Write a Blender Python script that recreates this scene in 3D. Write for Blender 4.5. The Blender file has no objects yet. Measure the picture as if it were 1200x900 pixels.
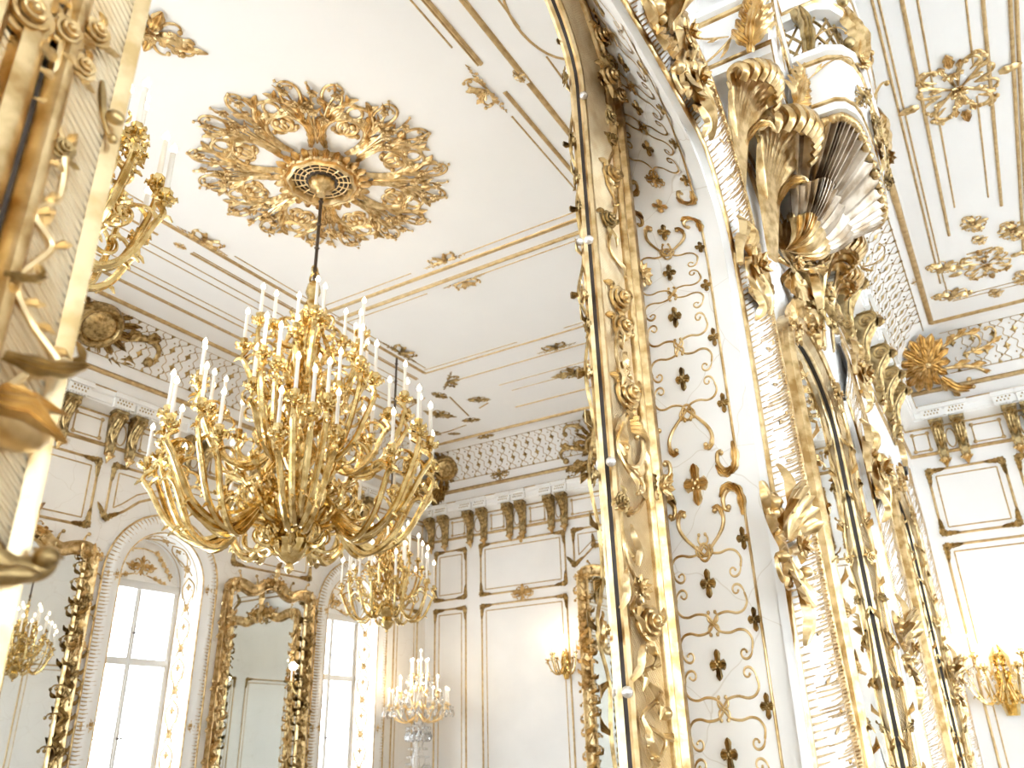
import bpy, random
from math import *
from mathutils import Vector, Matrix
random.seed(7)
SC = 1.4          # metres per layout unit
EYE = 1.15        # eye height in layout units
COL = bpy.context.scene.collection
# ------------------------------------------------------------------ camera
FPX, YAW, PITCH, ROLL = 948.008, 0.535883389, 0.424420635, -0.028532475
_f = Vector((-sin(YAW)*cos(PITCH), cos(YAW)*cos(PITCH), sin(PITCH)))
_r = Vector((cos(YAW), sin(YAW), 0)); _u = _r.cross(_f)
RGT = cos(ROLL)*_r + sin(ROLL)*_u; UPV = -sin(ROLL)*_r + cos(ROLL)*_u; FWD = _f
def ray(x, y): return RGT*((x-600)/FPX) - UPV*((y-450)/FPX) + FWD
def on(x, y, ax, val):
    r = ray(x, y); return r*(val/r[ax])
# ------------------------------------------------------------------ frames (origin, U, V, N)
XM, XW, YE, ZC = -0.62, -7.56, 10.0, 4.2
VX, VY, VZ = Vector((1,0,0)), Vector((0,1,0)), Vector((0,0,1))
MIR = (Vector((XM,0,0)), VY, VZ, VX)
WIN = (Vector((XW,0,0)), VY, VZ, VX)
END = (Vector((0,YE,0)), VX, VZ, -VY)
CEI = (Vector((0,0,ZC)), VY, VX, -VZ)
def uv(fr, x, y):
    r = ray(x, y); t = fr[0].dot(fr[3])/r.dot(fr[3]); p = r*t - fr[0]
    return p.dot(fr[1]), p.dot(fr[2])
def mat_of(fr, u=0, v=0, n=0, rot=0):
    O, U, V, N = fr
    c, s = cos(rot), sin(rot)
    U2, V2 = U*c + V*s, V*c - U*s
    P = O + U*u + V*v + N*n
    return Matrix(((U2.x,V2.x,N.x,P.x),(U2.y,V2.y,N.y,P.y),(U2.z,V2.z,N.z,P.z),(0,0,0,1)))
# ------------------------------------------------------------------ materials
def new_mat(name):
    m = bpy.data.materials.new(name); m.use_nodes = True
    nt = m.node_tree; b = nt.nodes['Principled BSDF']; return m, nt, b
def plaster(name, col, rough=.55, var=.03, bump=.05, cracks=False):
    m, nt, b = new_mat(name); N, L = nt.nodes, nt.links
    tc = N.new('ShaderNodeTexCoord'); no = N.new('ShaderNodeTexNoise'); no.inputs['Scale'].default_value = 2.2; no.inputs['Detail'].default_value = 6
    L.new(tc.outputs['Object'], no.inputs['Vector'])
    cr = N.new('ShaderNodeValToRGB')
    cr.color_ramp.elements[0].position = .3; cr.color_ramp.elements[1].position = .7
    cr.color_ramp.elements[0].color = tuple(c*(1-var) for c in col)+(1,); cr.color_ramp.elements[1].color = tuple(min(1,c*(1+var)) for c in col)+(1,)
    L.new(no.outputs['Fac'], cr.inputs['Fac'])
    out = cr.outputs['Color']
    if cracks:
        vo = N.new('ShaderNodeTexVoronoi'); vo.feature = 'DISTANCE_TO_EDGE'; vo.inputs['Scale'].default_value = 3.2
        n2 = N.new('ShaderNodeTexNoise'); n2.inputs['Scale'].default_value = 5
        mx = N.new('ShaderNodeMixRGB'); mx.inputs['Fac'].default_value = .12
        L.new(tc.outputs['Object'], n2.inputs['Vector']); L.new(tc.outputs['Object'], mx.inputs[1]); L.new(n2.outputs['Color'], mx.inputs[2]); L.new(mx.outputs['Color'], vo.inputs['Vector'])
        r2 = N.new('ShaderNodeValToRGB'); r2.color_ramp.elements[0].position = 0; r2.color_ramp.elements[1].position = .006
        r2.color_ramp.elements[0].color = (.82,.78,.72,1)
        L.new(vo.outputs['Distance'], r2.inputs['Fac'])
        mm = N.new('ShaderNodeMixRGB'); mm.blend_type = 'MULTIPLY'; mm.inputs['Fac'].default_value = 1
        L.new(out, mm.inputs[1]); L.new(r2.outputs['Color'], mm.inputs[2]); out = mm.outputs['Color']
    L.new(out, b.inputs['Base Color']); b.inputs['Roughness'].default_value = rough
    bp = N.new('ShaderNodeBump'); bp.inputs['Strength'].default_value = bump
    n3 = N.new('ShaderNodeTexNoise'); n3.inputs['Scale'].default_value = 40; L.new(tc.outputs['Object'], n3.inputs['Vector'])
    L.new(n3.outputs['Fac'], bp.inputs['Height']); L.new(bp.outputs['Normal'], b.inputs['Normal'])
    return m
def gilt(name, c0, c1, rough=.3, scale=18, metal=1.0, bump=.25, hatch=False):
    m, nt, b = new_mat(name); N, L = nt.nodes, nt.links
    tc = N.new('ShaderNodeTexCoord'); no = N.new('ShaderNodeTexNoise'); no.inputs['Scale'].default_value = scale; no.inputs['Detail'].default_value = 5
    L.new(tc.outputs['Object'], no.inputs['Vector'])
    cr = N.new('ShaderNodeValToRGB'); cr.color_ramp.elements[0].position = .36; cr.color_ramp.elements[1].position = .6
    cr.color_ramp.elements[0].color = c0+(1,); cr.color_ramp.elements[1].color = c1+(1,)
    L.new(no.outputs['Fac'], cr.inputs['Fac']); L.new(cr.outputs['Color'], b.inputs['Base Color'])
    b.inputs['Metallic'].default_value = metal; b.inputs['Roughness'].default_value = rough
    bp = N.new('ShaderNodeBump'); bp.inputs['Strength'].default_value = bump; bp.inputs['Distance'].default_value = .02
    if hatch:
        w1 = N.new('ShaderNodeTexWave'); w1.inputs['Scale'].default_value = 44; w1.bands_direction = 'DIAGONAL'; w1.inputs['Distortion'].default_value = .2
        L.new(tc.outputs['Object'], w1.inputs['Vector']); L.new(w1.outputs['Fac'], bp.inputs['Height']); bp.inputs['Strength'].default_value = .7
    else:
        L.new(no.outputs['Fac'], bp.inputs['Height'])
    L.new(bp.outputs['Normal'], b.inputs['Normal'])
    return m
def simple(name, col, rough=.5, metal=0, emit=None, es=0, trans=0, ior=1.5):
    m, nt, b = new_mat(name)
    b.inputs['Base Color'].default_value = tuple(col)+(1,); b.inputs['Roughness'].default_value = rough; b.inputs['Metallic'].default_value = metal
    b.inputs['Transmission Weight'].default_value = trans; b.inputs['IOR'].default_value = ior
    if emit: b.inputs['Emission Color'].default_value = tuple(emit)+(1,); b.inputs['Emission Strength'].default_value = es
    return m
def pane_glass(name):
    m, nt, b = new_mat(name); N, L = nt.nodes, nt.links
    tr = N.new('ShaderNodeBsdfTransparent'); gl = N.new('ShaderNodeBsdfGlossy'); gl.inputs['Roughness'].default_value = .02
    mx = N.new('ShaderNodeMixShader'); mx.inputs['Fac'].default_value = .06
    L.new(tr.outputs[0], mx.inputs[1]); L.new(gl.outputs[0], mx.inputs[2]); L.new(mx.outputs[0], N['Material Output'].inputs['Surface'])
    return m
def parquet(name):
    m, nt, b = new_mat(name); N, L = nt.nodes, nt.links
    tc = N.new('ShaderNodeTexCoord'); br = N.new('ShaderNodeTexBrick'); br.inputs['Scale'].default_value = 1.6
    br.inputs['Color1'].default_value = (.46,.40,.33,1); br.inputs['Color2'].default_value = (.40,.34,.27,1); br.inputs['Mortar'].default_value = (.1,.06,.03,1); br.inputs['Mortar Size'].default_value = .008
    L.new(tc.outputs['Object'], br.inputs['Vector']); L.new(br.outputs['Color'], b.inputs['Base Color']); b.inputs['Roughness'].default_value = .25
    return m
M = dict(
    wall=plaster('cream_wall_paint', (.86,.83,.785), cracks=True),
    wall2=plaster('white_wall_paint', (.87,.855,.835)),
    ceil=plaster('ceiling_plaster', (.88,.87,.855), var=.012),
    white=plaster('white_gloss_paint', (.88,.87,.85), rough=.3, var=.01, bump=.02),
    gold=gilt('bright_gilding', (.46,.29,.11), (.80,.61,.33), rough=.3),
    gold2=gilt('ormolu', (.52,.35,.12), (.84,.66,.33), rough=.17, bump=.15),
    pale=gilt('pale_gold_leaf', (.66,.47,.22), (.88,.70,.42), rough=.36, bump=.12),
    hatch=gilt('hatched_gold_ground', (.82,.65,.40), (.92,.78,.54), rough=.45, hatch=True),
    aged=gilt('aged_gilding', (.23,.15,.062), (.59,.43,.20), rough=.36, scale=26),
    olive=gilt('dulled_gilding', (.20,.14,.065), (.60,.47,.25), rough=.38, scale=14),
    line=gilt('gilt_line', (.46,.31,.14), (.62,.45,.23), rough=.4, metal=.75, bump=.05),
    silver=gilt('silvered_shell', (.30,.22,.14), (.62,.54,.44), rough=.36, scale=9),
    sash=plaster('window_sash_paint', (.62,.59,.55), rough=.4, var=.01, bump=.02),
    mirror=simple('mirror_glass', (.86,.88,.86), rough=.015, metal=1),
    dark=simple('dark_backing_edge_and_shade', (.035,.022,.015), rough=.5),
    bead=simple('pale_metal_bead', (.78,.74,.7), rough=.3, metal=.6),
    candle=simple('candle_sleeve', (.9,.87,.82), rough=.4),
    bulb=simple('lit_bulb', (1,.95,.85), emit=(1,.82,.56), es=9),
    crystal=simple('cut_crystal', (1,1,1), rough=.02, trans=.9, ior=1.5),
    glass=pane_glass('window_pane_glass'),
    floor=parquet('oak_parquet'),
    iron=simple('dark_iron', (.09,.065,.05), rough=.4, metal=.6),
)
# ------------------------------------------------------------------ mesh builder
class MB:
    def __init__(s): s.v = []; s.f = []
    def add(s, vs, fs):
        b = len(s.v); s.v.extend(vs); s.f.extend([tuple(i+b for i in f) for f in fs])
    def box(s, u0,u1,v0,v1,n0,n1):
        s.add([(u0,v0,n0),(u1,v0,n0),(u1,v1,n0),(u0,v1,n0),(u0,v0,n1),(u1,v0,n1),(u1,v1,n1),(u0,v1,n1)],
              [(0,3,2,1),(4,5,6,7),(0,1,5,4),(1,2,6,5),(2,3,7,6),(3,0,4,7)])
    def loft(s, rings, closed=False, cap=False):
        n = len(rings[0]); vs = [p for r in rings for p in r]; fs = []
        for i in range(len(rings)-1):
            for j in range(n if closed else n-1):
                k = (j+1) % n; fs.append((i*n+j, i*n+k, (i+1)*n+k, (i+1)*n+j))
        if cap:
            fs.append(tuple(range(n))[::-1]); fs.append(tuple((len(rings)-1)*n+j for j in range(n)))
        s.add(vs, fs)
    def tube(s, pts, r, n=6, flat=1.0):
        pts = [Vector(p) for p in pts]; m = len(pts)
        rr = r if isinstance(r, (list, tuple)) else [r]*m
        rings = []; up = None
        for i, p in enumerate(pts):
            t = (pts[min(i+1,m-1)] - pts[max(i-1,0)]); t = t.normalized() if t.length > 1e-9 else Vector((0,0,1))
            if up is None: up = Vector((0,0,1)) if abs(t.z) < .9 else Vector((1,0,0))
            a = (up - t*up.dot(t)).normalized(); up = a; b = t.cross(a)
            rings.append([tuple(p + a*(cos(2*pi*j/n)*rr[i]*flat) + b*(sin(2*pi*j/n)*rr[i])) for j in range(n)])
        s.loft(rings, True, True)
    def strip(s, pts, r, h=1.0, w0=0.0):
        """half-round moulding laid on the plane: pts 2D (or 3D with n), r half width, h height / half width"""
        m = len(pts); rr = r if isinstance(r, (list, tuple)) else [r]*m
        rings = []
        for i in range(m):
            a, b = pts[max(i-1,0)], pts[min(i+1,m-1)]
            dx, dy = b[0]-a[0], b[1]-a[1]; l = hypot(dx,dy) or 1; nx, ny = -dy/l, dx/l
            z = w0 + (pts[i][2] if len(pts[i]) > 2 else 0); q = rr[i]
            rings.append([(pts[i][0]+nx*q*c, pts[i][1]+ny*q*c, z+q*h*k) for c, k in ((1,0),(.72,.72),(0,1),(-.72,.72),(-1,0))])
        s.loft(rings)
        for e in (0, m-1):
            s.add(rings[e], [(0,1,2,3,4)] if e == 0 else [(4,3,2,1,0)])
    def leaf(s, pts, w, h=.35, lobes=4, w0=0.0, tip=.0):
        m = len(pts); rings = []
        for i in range(m):
            t = i/(m-1); a, b = pts[max(i-1,0)], pts[min(i+1,m-1)]
            dx, dy = b[0]-a[0], b[1]-a[1]; l = hypot(dx,dy) or 1; nx, ny = -dy/l, dx/l
            e = sin(pi*min(1,.12+t*.88))**.75 if t < .999 else .04
            q = w*e*(.66+.34*abs(cos(lobes*pi*t)))
            z = w0 + (pts[i][2] if len(pts[i]) > 2 else 0) + tip*t*t
            rings.append([(pts[i][0]+nx*q*c, pts[i][1]+ny*q*c, z+w*h*k*(.35+.65*e)) for c, k in ((1,.0),(.62,1.0),(.3,.45),(0,1.15),(-.3,.45),(-.62,1.0),(-1,.0))])
        s.loft(rings)
    def blob(s, c, r, n=8, m=5):
        ru, rv, rn = r if isinstance(r, (list,tuple)) else (r,r,r)
        rings = [[(c[0]+ru*sin(pi*(.03+.94*i/m))*cos(2*pi*j/n), c[1]+rv*sin(pi*(.03+.94*i/m))*sin(2*pi*j/n), c[2]-rn*cos(pi*(.03+.94*i/m))) for j in range(n)] for i in range(m+1)]
        s.loft(rings, True, True)
    def flower(s, c, r, petals=5, layers=2, w0=0.0, rot=0.):
        for k in range(layers):
            q = r*(1-.36*k); z = w0 + r*.22*k
            for j in range(petals):
                a = rot + 2*pi*(j+.5*k)/petals
                s.leaf([(c[0]+cos(a)*q*t, c[1]+sin(a)*q*t, z + r*(.10+.35*t*t*(1 if k else .5))) for t in (0,.35,.7,1.0)], q*.52, .3, 1)
        s.blob((c[0],c[1],w0+r*.42), (r*.24,r*.24,r*.22), 7, 4)
    def lathe(s, prof, n=16, flute=0, amp=0.):
        rings = []
        for r, z in prof:
            rings.append([(r*(1+amp*cos(flute*2*pi*j/n))*cos(2*pi*j/n), r*(1+amp*cos(flute*2*pi*j/n))*sin(2*pi*j/n), z) for j in range(n)])
        s.loft(rings, True, True)
    def fan(s, c, a0, a1, r0, r1, ribs, depth, h0=0., rise=0., squash=1.0, scallop=.08):
        rings = []; m = ribs*4
        for i in range(m+1):
            t = i/m; a = a0+(a1-a0)*t; w = .5-.5*cos(2*pi*t*ribs)
            ring = []
            for k in range(7):
                q = k/6; r = r0+(r1*(1-scallop*(1-w))-r0)*q
                ring.append((c[0]+cos(a)*r, c[1]+sin(a)*r*squash, h0 + rise*q*q + depth*w*(.25+.75*q)))
            rings.append(ring)
        s.loft(rings)
    def xform(s, fn): s.v = [fn(p) for p in s.v]; return s
    def merge(s, o, fn=None): s.add([fn(p) for p in o.v] if fn else list(o.v), o.f)
    def mesh(s, name, mats, smooth=True):
        me = bpy.data.meshes.new(name); me.from_pydata([tuple(p) for p in s.v], [], s.f); me.validate()
        for m in (mats if isinstance(mats, (list,tuple)) else [mats]): me.materials.append(M[m])
        if smooth:
            me.polygons.foreach_set('use_smooth', [True]*len(me.polygons))
            try: me.set_sharp_from_angle(angle=radians(50))
            except Exception: pass
        me.update(); return me
def obj(name, mb, mat, parent=None, smooth=True, **kw):
    me = mb if isinstance(mb, bpy.types.Mesh) else mb.mesh(name, mat, smooth)
    o = bpy.data.objects.new(name, me); COL.objects.link(o)
    if parent: o.parent = parent
    for k, v in kw.items(): o[k] = v
    return o
LABELS = set()
def thing(name, label, cat, mat=None, group=None):
    o = bpy.data.objects.new(name, None); COL.objects.link(o); o.empty_display_size = .05
    if mat is not None: o.matrix_basis = mat
    o['label'] = label; o['category'] = cat
    if group: o['group'] = group
    return o
def struct(name, mb, mat, m=None, smooth=False, parent=None):
    o = obj(name, mb, mat, parent, smooth)
    if not parent: o['kind'] = 'structure'
    if m is not None: o.matrix_basis = m
    return o
TRIM = [0]
def trim(mb, mat, m=None, smooth=True):
    TRIM[0] += 1; return struct('trim_%d' % TRIM[0], mb, mat, m, smooth)
# ------------------------------------------------------------------ curve helpers
def cr(pts, n=6):
    out = []; P = [pts[0]]+list(pts)+[pts[-1]]; d = len(pts[0])
    for i in range(1, len(P)-2):
        for k in range(n):
            t = k/n
            out.append(tuple(.5*((2*P[i][j])+(-P[i-1][j]+P[i+1][j])*t+(2*P[i-1][j]-5*P[i][j]+4*P[i+1][j]-P[i+2][j])*t*t+(-P[i-1][j]+3*P[i][j]-3*P[i+1][j]+P[i+2][j])*t**3) for j in range(d)))
    out.append(tuple(pts[-1])); return out
def clo(p, a, L, k0, k1, n=22, pw=2.0, k2=0.):
    """curve with curvature growing from k0 to k1 (k2: extra growth towards the start)"""
    x, y = p; out = [(x,y)]; ds = L/n
    for i in range(n):
        t = (i+.5)/n; a += ds*(k0+(k1-k0)*t**pw+k2*(1-t)**pw)
        x += cos(a)*ds; y += sin(a)*ds; out.append((x,y))
    return out
def scroll(mb, p, a, L, k1, r0, r1=None, k0=0., n=22, pw=2.0, k2=0., h=.9, w0=0., ball=True, leafy=0):
    pts = clo(p, a, L, k0, k1, n, pw, k2); r1 = r0*.35 if r1 is None else r1
    rr = [r0*(.45+.55*min(1,4*i/n)) + (r1-r0)*(i/n) for i in range(n+1)]
    rr = [max(q, r1*.6) for q in rr]
    mb.strip(pts, rr, h, w0)
    if ball: mb.blob((pts[-1][0],pts[-1][1],w0+r0*.6), (r0*1.05,r0*1.05,r0*.9), 7, 4)
    for j in range(leafy):
        i = int(n*(.22+.5*j/max(1,leafy))); q = pts[i]; ang = atan2(pts[i+1][1]-q[1], pts[i+1][0]-q[0]); s = -1 if k1 > 0 else 1
        l = clo(q, ang+s*.45, L*.2, 0, -s*6/L, 7)
        mb.leaf(l, r0*1.5, .4, 2, w0+r0*.3)
    return pts
def mir2(mb): return [(-p[0],p[1],p[2]) for p in mb.v], [f[::-1] for f in mb.f]
def sym(build, quad=False):
    a = MB(); build(a); o = MB(); o.merge(a); v, f = mir2(a); o.add(v, f)
    if quad:
        b = MB(); b.v = list(o.v); b.f = list(o.f)
        o.add([(p[0],-p[1],p[2]) for p in b.v], [f[::-1] for f in b.f])
    return o
# ------------------------------------------------------------------ ornament vocabulary (unit size about 1)
def orn_star(s):
    mb = MB()
    for k in range(4):
        a = k*pi/2
        mb.leaf([(cos(a)*s*t, sin(a)*s*t*1.15) for t in (.08,.3,.5,.7,.88,1)], s*.46, .5, 1.5)
        a += pi/4; mb.blob((cos(a)*s*.3, sin(a)*s*.3, s*.12), s*.17, 6, 4)
    mb.blob((0,0,s*.22), s*.2, 7, 4); return mb
def orn_cluster(s, k=0):
    """oval rococo cluster, symmetric about v"""
    def half(m):
        scroll(m, (.05*s,.02*s), .35, 1.25*s, -9/s, .075*s, leafy=2)
        scroll(m, (.06*s,.0), -.5, .95*s, 10/s, .07*s, leafy=2)
        scroll(m, (.02*s,.1*s), 1.15, .75*s, -11/s, .06*s, leafy=1)
        scroll(m, (.02*s,-.1*s), -1.2, .7*s, 12/s, .055*s, leafy=1)
        m.leaf(cr([(.1*s,.0),(.4*s,.1*s),(.75*s,-.02*s)],5), .16*s, .5, 4, .03*s)
        if k: m.leaf(cr([(.5*s,-.1*s),(.85*s,.02*s),(1.15*s,.1*s)],5), .1*s, .5, 3, .01*s)
        for q in range(3): m.flower((s*(.62+.16*q), s*(.2-.12*q)*(1 if q%2 else -1)), s*(.11-.02*q), 5, 1, .03*s)
    mb = sym(half)
    mb.leaf(cr([(0,.05*s),(0,.4*s),(.03*s,.72*s)],5), .17*s, .5, 3, .04*s)
    mb.leaf(cr([(0,-.05*s),(0,-.3*s),(-.02*s,-.55*s)],5), .14*s, .5, 3, .04*s)
    mb.flower((0,0), .22*s, 6, 2, .05*s); return mb
def orn_spray(s):
    """long horizontal spray with a raised crest on +v: for bands"""
    def half(m):
        scroll(m, (.02*s,.1*s), .9, .8*s, -10/s, .06*s, leafy=2)
        scroll(m, (0,.02*s), .1, .95*s, 7/s, .06*s, leafy=2)
        m.leaf(cr([(.02*s,.2*s),(.22*s,.42*s),(.3*s,.62*s)],5), .11*s, .5, 3, .03*s)
        for q in range(5):
            x = .42+.15*q; m.flower((x*s, (.05*sin(q*2.4))*s), (.10-.014*q)*s, 5, 1, .02*s)
            m.leaf([(x*s,0),((x+.08)*s,(.1-.015*q)*s),((x+.16)*s,(.12-.02*q)*s)], .035*s, .5, 1)
    mb = sym(half); mb.fan((0,.06*s), .5, pi-.5, .05*s, .36*s, 7, .05*s, .02*s, .05*s); mb.flower((0,.08*s), .15*s, 6, 2, .05*s)
    return mb
def orn_corner(s):
    """corner piece for panel mouldings: occupies the +u,+v quadrant from the corner at 0,0"""
    mb = MB()
    mb.leaf(cr([(.05*s,.0),(.4*s,.04*s),(1.0*s,.0)],5), .17*s, .5, 4, .02*s)
    mb.leaf(cr([(.0,.05*s),(.04*s,.4*s),(.0,1.0*s)],5), .17*s, .5, 4, .02*s)
    scroll(mb, (.35*s,.02*s), 2.2, .6*s, 12/s, .07*s); scroll(mb, (.02*s,.35*s), -.6, .6*s, -12/s, .07*s)
    mb.flower((.08*s,.08*s), .24*s, 6, 2, .03*s); return mb
def orn_cartouche(s):
    """large sunburst boss with leaves and scrolls hanging either side"""
    mb = MB()
    mb.lathe([(.0,.16*s),(.14*s,.17*s),(.2*s,.13*s),(.23*s,.17*s),(.27*s,.17*s),(.30*s,.1*s),(.31*s,.0)][::-1], 24)
    for j in range(18):
        a = 2*pi*j/18; mb.leaf([(cos(a)*s*t, sin(a)*s*t) for t in (.28,.36,.44,.5+.05*(j%2))], .06*s, .6, 1, .03*s)
    def half(m):
        scroll(m, (.25*s,-.3*s), -.2, 1.3*s, -9/s, .075*s, leafy=3)
        scroll(m, (.2*s,-.42*s), -.9, 1.2*s, 8.5/s, .075*s, leafy=3)
        scroll(m, (.3*s,-.1*s), .5, .9*s, -11/s, .07*s, leafy=2)
        scroll(m, (.2*s,.38*s), .6, .6*s, -13/s, .055*s, leafy=1)
        m.leaf(cr([(.35*s,-.35*s),(.75*s,-.6*s),(1.15*s,-.55*s)],6), .15*s, .5, 5, .03*s)
        m.leaf(cr([(.08*s,-.45*s),(.2*s,-.75*s),(.12*s,-1.0*s)],5), .13*s, .5, 3, .03*s)
    h = sym(half); mb.merge(h)
    mb.leaf(cr([(0,.42*s),(0,.6*s),(0,.8*s)],5), .16*s, .5, 3, .03*s); mb.leaf(cr([(0,-.42*s),(0,-.7*s),(0,-.9*s)],5), .15*s, .5, 3, .03*s)
    return mb
def rose_head(mb, c, r, w0=0., rot=0.):
    """cupped rose: overlapping rings of petals"""
    for k in range(3):
        R = r*(1-.27*k); n = 5-(k == 2)
        for j in range(n):
            a0 = rot+2*pi*(j+.5*k)/n; rows = []
            for i in range(5):
                t = i/4; row = []
                for m in range(5):
                    b = (m/4-.5)*2; ang = a0+b*(pi/n)*1.18
                    rad = R*(.22+.78*sin(t*pi/2))*(1-.16*b*b*t); z = w0+r*(.12+.24*k+.42*t-.50*t**3+.10*(1-b*b)*t)
                    row.append((c[0]+cos(ang)*rad, c[1]+sin(ang)*rad, z))
                rows.append(row)
            mb.loft(rows)
    mb.blob((c[0],c[1],w0+r*.72), (r*.22,r*.22,r*.2), 7, 4)
def orn_rose(s):
    mb = MB(); rose_head(mb, (0,0), s)
    for a in (.6, 2.6, 4.4): mb.leaf(cr([(cos(a)*s*.7,sin(a)*s*.7,.05*s),(cos(a)*s*1.2,sin(a)*s*1.2,.2*s),(cos(a+.3)*s*1.7,sin(a+.3)*s*1.7,.05*s)],4), .32*s, .5, 3)
    return mb
# ================================================================== ROOM SHELL
mb = MB(); mb.box(-8.4,6.5,-6,10.3,-EYE-.1,-EYE); struct('floor', mb, 'floor')
mb = MB(); mb.box(-8.2,6.5,-6,10.3,ZC,ZC+.1); struct('ceiling', mb, 'ceil')
def arch_pts(c, hw, sp, rise, n=24): return [(c+hw*cos(pi*(1-i/n)), sp+rise*sin(pi*i/n)) for i in range(n+1)]
def wall_mesh(u0, u1, v0, v1, ops, n0=0.0):
    mb = MB(); x = u0
    for c, hw, sp, rise, bot in ops:
        mb.add([(x,v0,n0),(c-hw,v0,n0),(c-hw,v1,n0),(x,v1,n0)], [(0,1,2,3)])
        A = arch_pts(c, hw, sp, rise)
        for a, b in zip(A, A[1:]): mb.add([(a[0],a[1],n0),(b[0],b[1],n0),(b[0],v1,n0),(a[0],v1,n0)], [(0,1,2,3)])
        if bot > v0: mb.add([(c-hw,v0,n0),(c+hw,v0,n0),(c+hw,bot,n0),(c-hw,bot,n0)], [(0,1,2,3)])
        x = c+hw
    mb.add([(x,v0,n0),(u1,v0,n0),(u1,v1,n0),(x,v1,n0)], [(0,1,2,3)]); return mb
WINS = [-3.57, -.57, 2.43, 5.43, 8.39]; WHW, WSP, WBOT = .49, 1.70, -.75
struct('wall_left', wall_mesh(-6,10.2,-EYE,ZC,[(c,WHW,WSP,WHW,WBOT) for c in WINS]), 'wall', mat_of(WIN))
mb = MB(); mb.box(-8.2,6.5,-EYE,ZC,-.15,0); struct('wall_back', mb, 'wall2', mat_of(END))
wf = wall_mesh(-6,10.2,-EYE,ZC,[(c,.62,1.70,.62,-.75) for c in WINS]); wf.f = [f[::-1] for f in wf.f]
struct('wall_front', wf, 'wall', mat_of((Vector((6.32,0,0)),VY,VZ,VX)))
wr = wall_mesh(-8.2,6.5,-EYE,ZC,[(c,.85,2.2,.85,-.9) for c in (-5.4,3.6)])  # openings unseen, added and spaced only to balance the daylight
struct('wall_behind', wr, 'wall', mat_of((Vector((0,-6,0)),VX,VZ,-VY)))
MC, MHW, MSP, MRISE, MBOT = .865, .545, 1.5, .32, -.85
XN = -1.0                                                          # back of the near niche: plane of the tall frame
NIC = (Vector((XN,0,0)), VY, VZ, VX)
NC_, NHW, NSP, NRISE, NBOT = 1.395, .88, 2.42, .52, -1.0
wm = wall_mesh(-.6,10,-EYE,ZC,[(NC_,NHW,NSP,NRISE,NBOT)])  # opening stands in for mirror glass; the room beyond is its modelled reflection
w2 = wall_mesh(-.6,10,-EYE,ZC,[(NC_,NHW,NSP,NRISE,NBOT)],-.014); w2.f = [f[::-1] for f in w2.f]; wm.merge(w2)
struct('wall_niche', wm, 'wall', mat_of(NIC))
INN_W = [(2.64,-EYE),(2.64,1.66),(2.62,1.78),(2.575,1.88),(2.485,1.98),(2.38,2.04),(2.258,2.075),(2.053,2.09),(1.9,2.095),(1.7,2.095),(1.395,2.095)]
REV_O = [(2.64,-1.0+.25*i) for i in range(11)]+INN_W[1:]
REV_I = [(2.64,-1.0+.25*i) for i in range(11)]+[(2.64,1.70),(2.64,1.95),(2.63,2.15),(2.60,2.40),(2.55,2.60),(2.45,2.80),(2.25,2.98),(2.05,3.08),(1.75,3.14),(1.395,3.16)]
rv = MB(); rv.loft([[(XM,p[0],p[1]) for p in REV_O],[(-.97,p[0],p[1]) for p in REV_I]])
rv.loft([[(XM,2*1.395-p[0],p[1]) for p in REV_O],[(-.97,2*1.395-p[0],p[1]) for p in REV_I]])
rv.loft([[(-.97,p[0],p[1]) for p in REV_I],[(XN,p[0],p[1]) for p in REV_I]])
trim(rv, 'wall')
fw = MB(); full = [(2*1.395-p[0],p[1]) for p in INN_W]+INN_W[::-1][1:]
x0 = full[0][0]
fw.add([(-.6,-EYE,0),(x0,-EYE,0),(x0,ZC,0),(-.6,ZC,0)],[(0,1,2,3)])
for a, b in zip(full[1:],full[2:-1]): fw.add([(a[0],a[1],0),(b[0],b[1],0),(b[0],ZC,0),(a[0],ZC,0)],[(0,1,2,3)])
fw.add([(2.64,-EYE,0),(10,-EYE,0),(10,ZC,0),(2.64,ZC,0)],[(0,1,2,3)])
struct('wall_right', fw, 'wall2', mat_of(MIR))
# dark edge inside the opening (mirror plate edge)
def outline(c, hw, sp, rise, bot, k=0.0, n=24):
    P = [(c-hw-k,bot-k)]+[(c+(hw+k)*cos(pi*(1-i/n)), sp+(rise+k)*sin(pi*i/n)) for i in range(n+1)]+[(c+hw+k,bot-k)]
    return P
# coves
COVE = [(0,3.42),(.09,3.45),(.11,3.55),(.125,3.65),(.15,3.80),(.205,3.93),(.28,4.04),(.37,4.13),(.47,4.18),(.62,4.2)]
def cove(side):
    mb = MB(); rings = []
    for d, z in COVE:
        if side == 'left': rings.append([(XW+d,-6,z),(XW+d,YE-d,z)])
        if side == 'backL': rings.append([(XW+d,YE-d,z),(XM-.03-d,YE-d,z)])
        if side == 'backR': rings.append([(XM+d,YE-d,z),(6.3,YE-d,z)])
        if side == 'right': rings.append([(XM+d,-.6,z),(XM+d,YE-d,z)])
        if side == 'rightV': rings.append([(XM-.03-d,-.6,z),(XM-.03-d,YE-d,z)])
    mb.loft(rings)
    if side in ('backL','right'): pass
    return mb
for s in ('left','backL','backR','right','rightV'): trim(cove(s), 'wall2')
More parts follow.
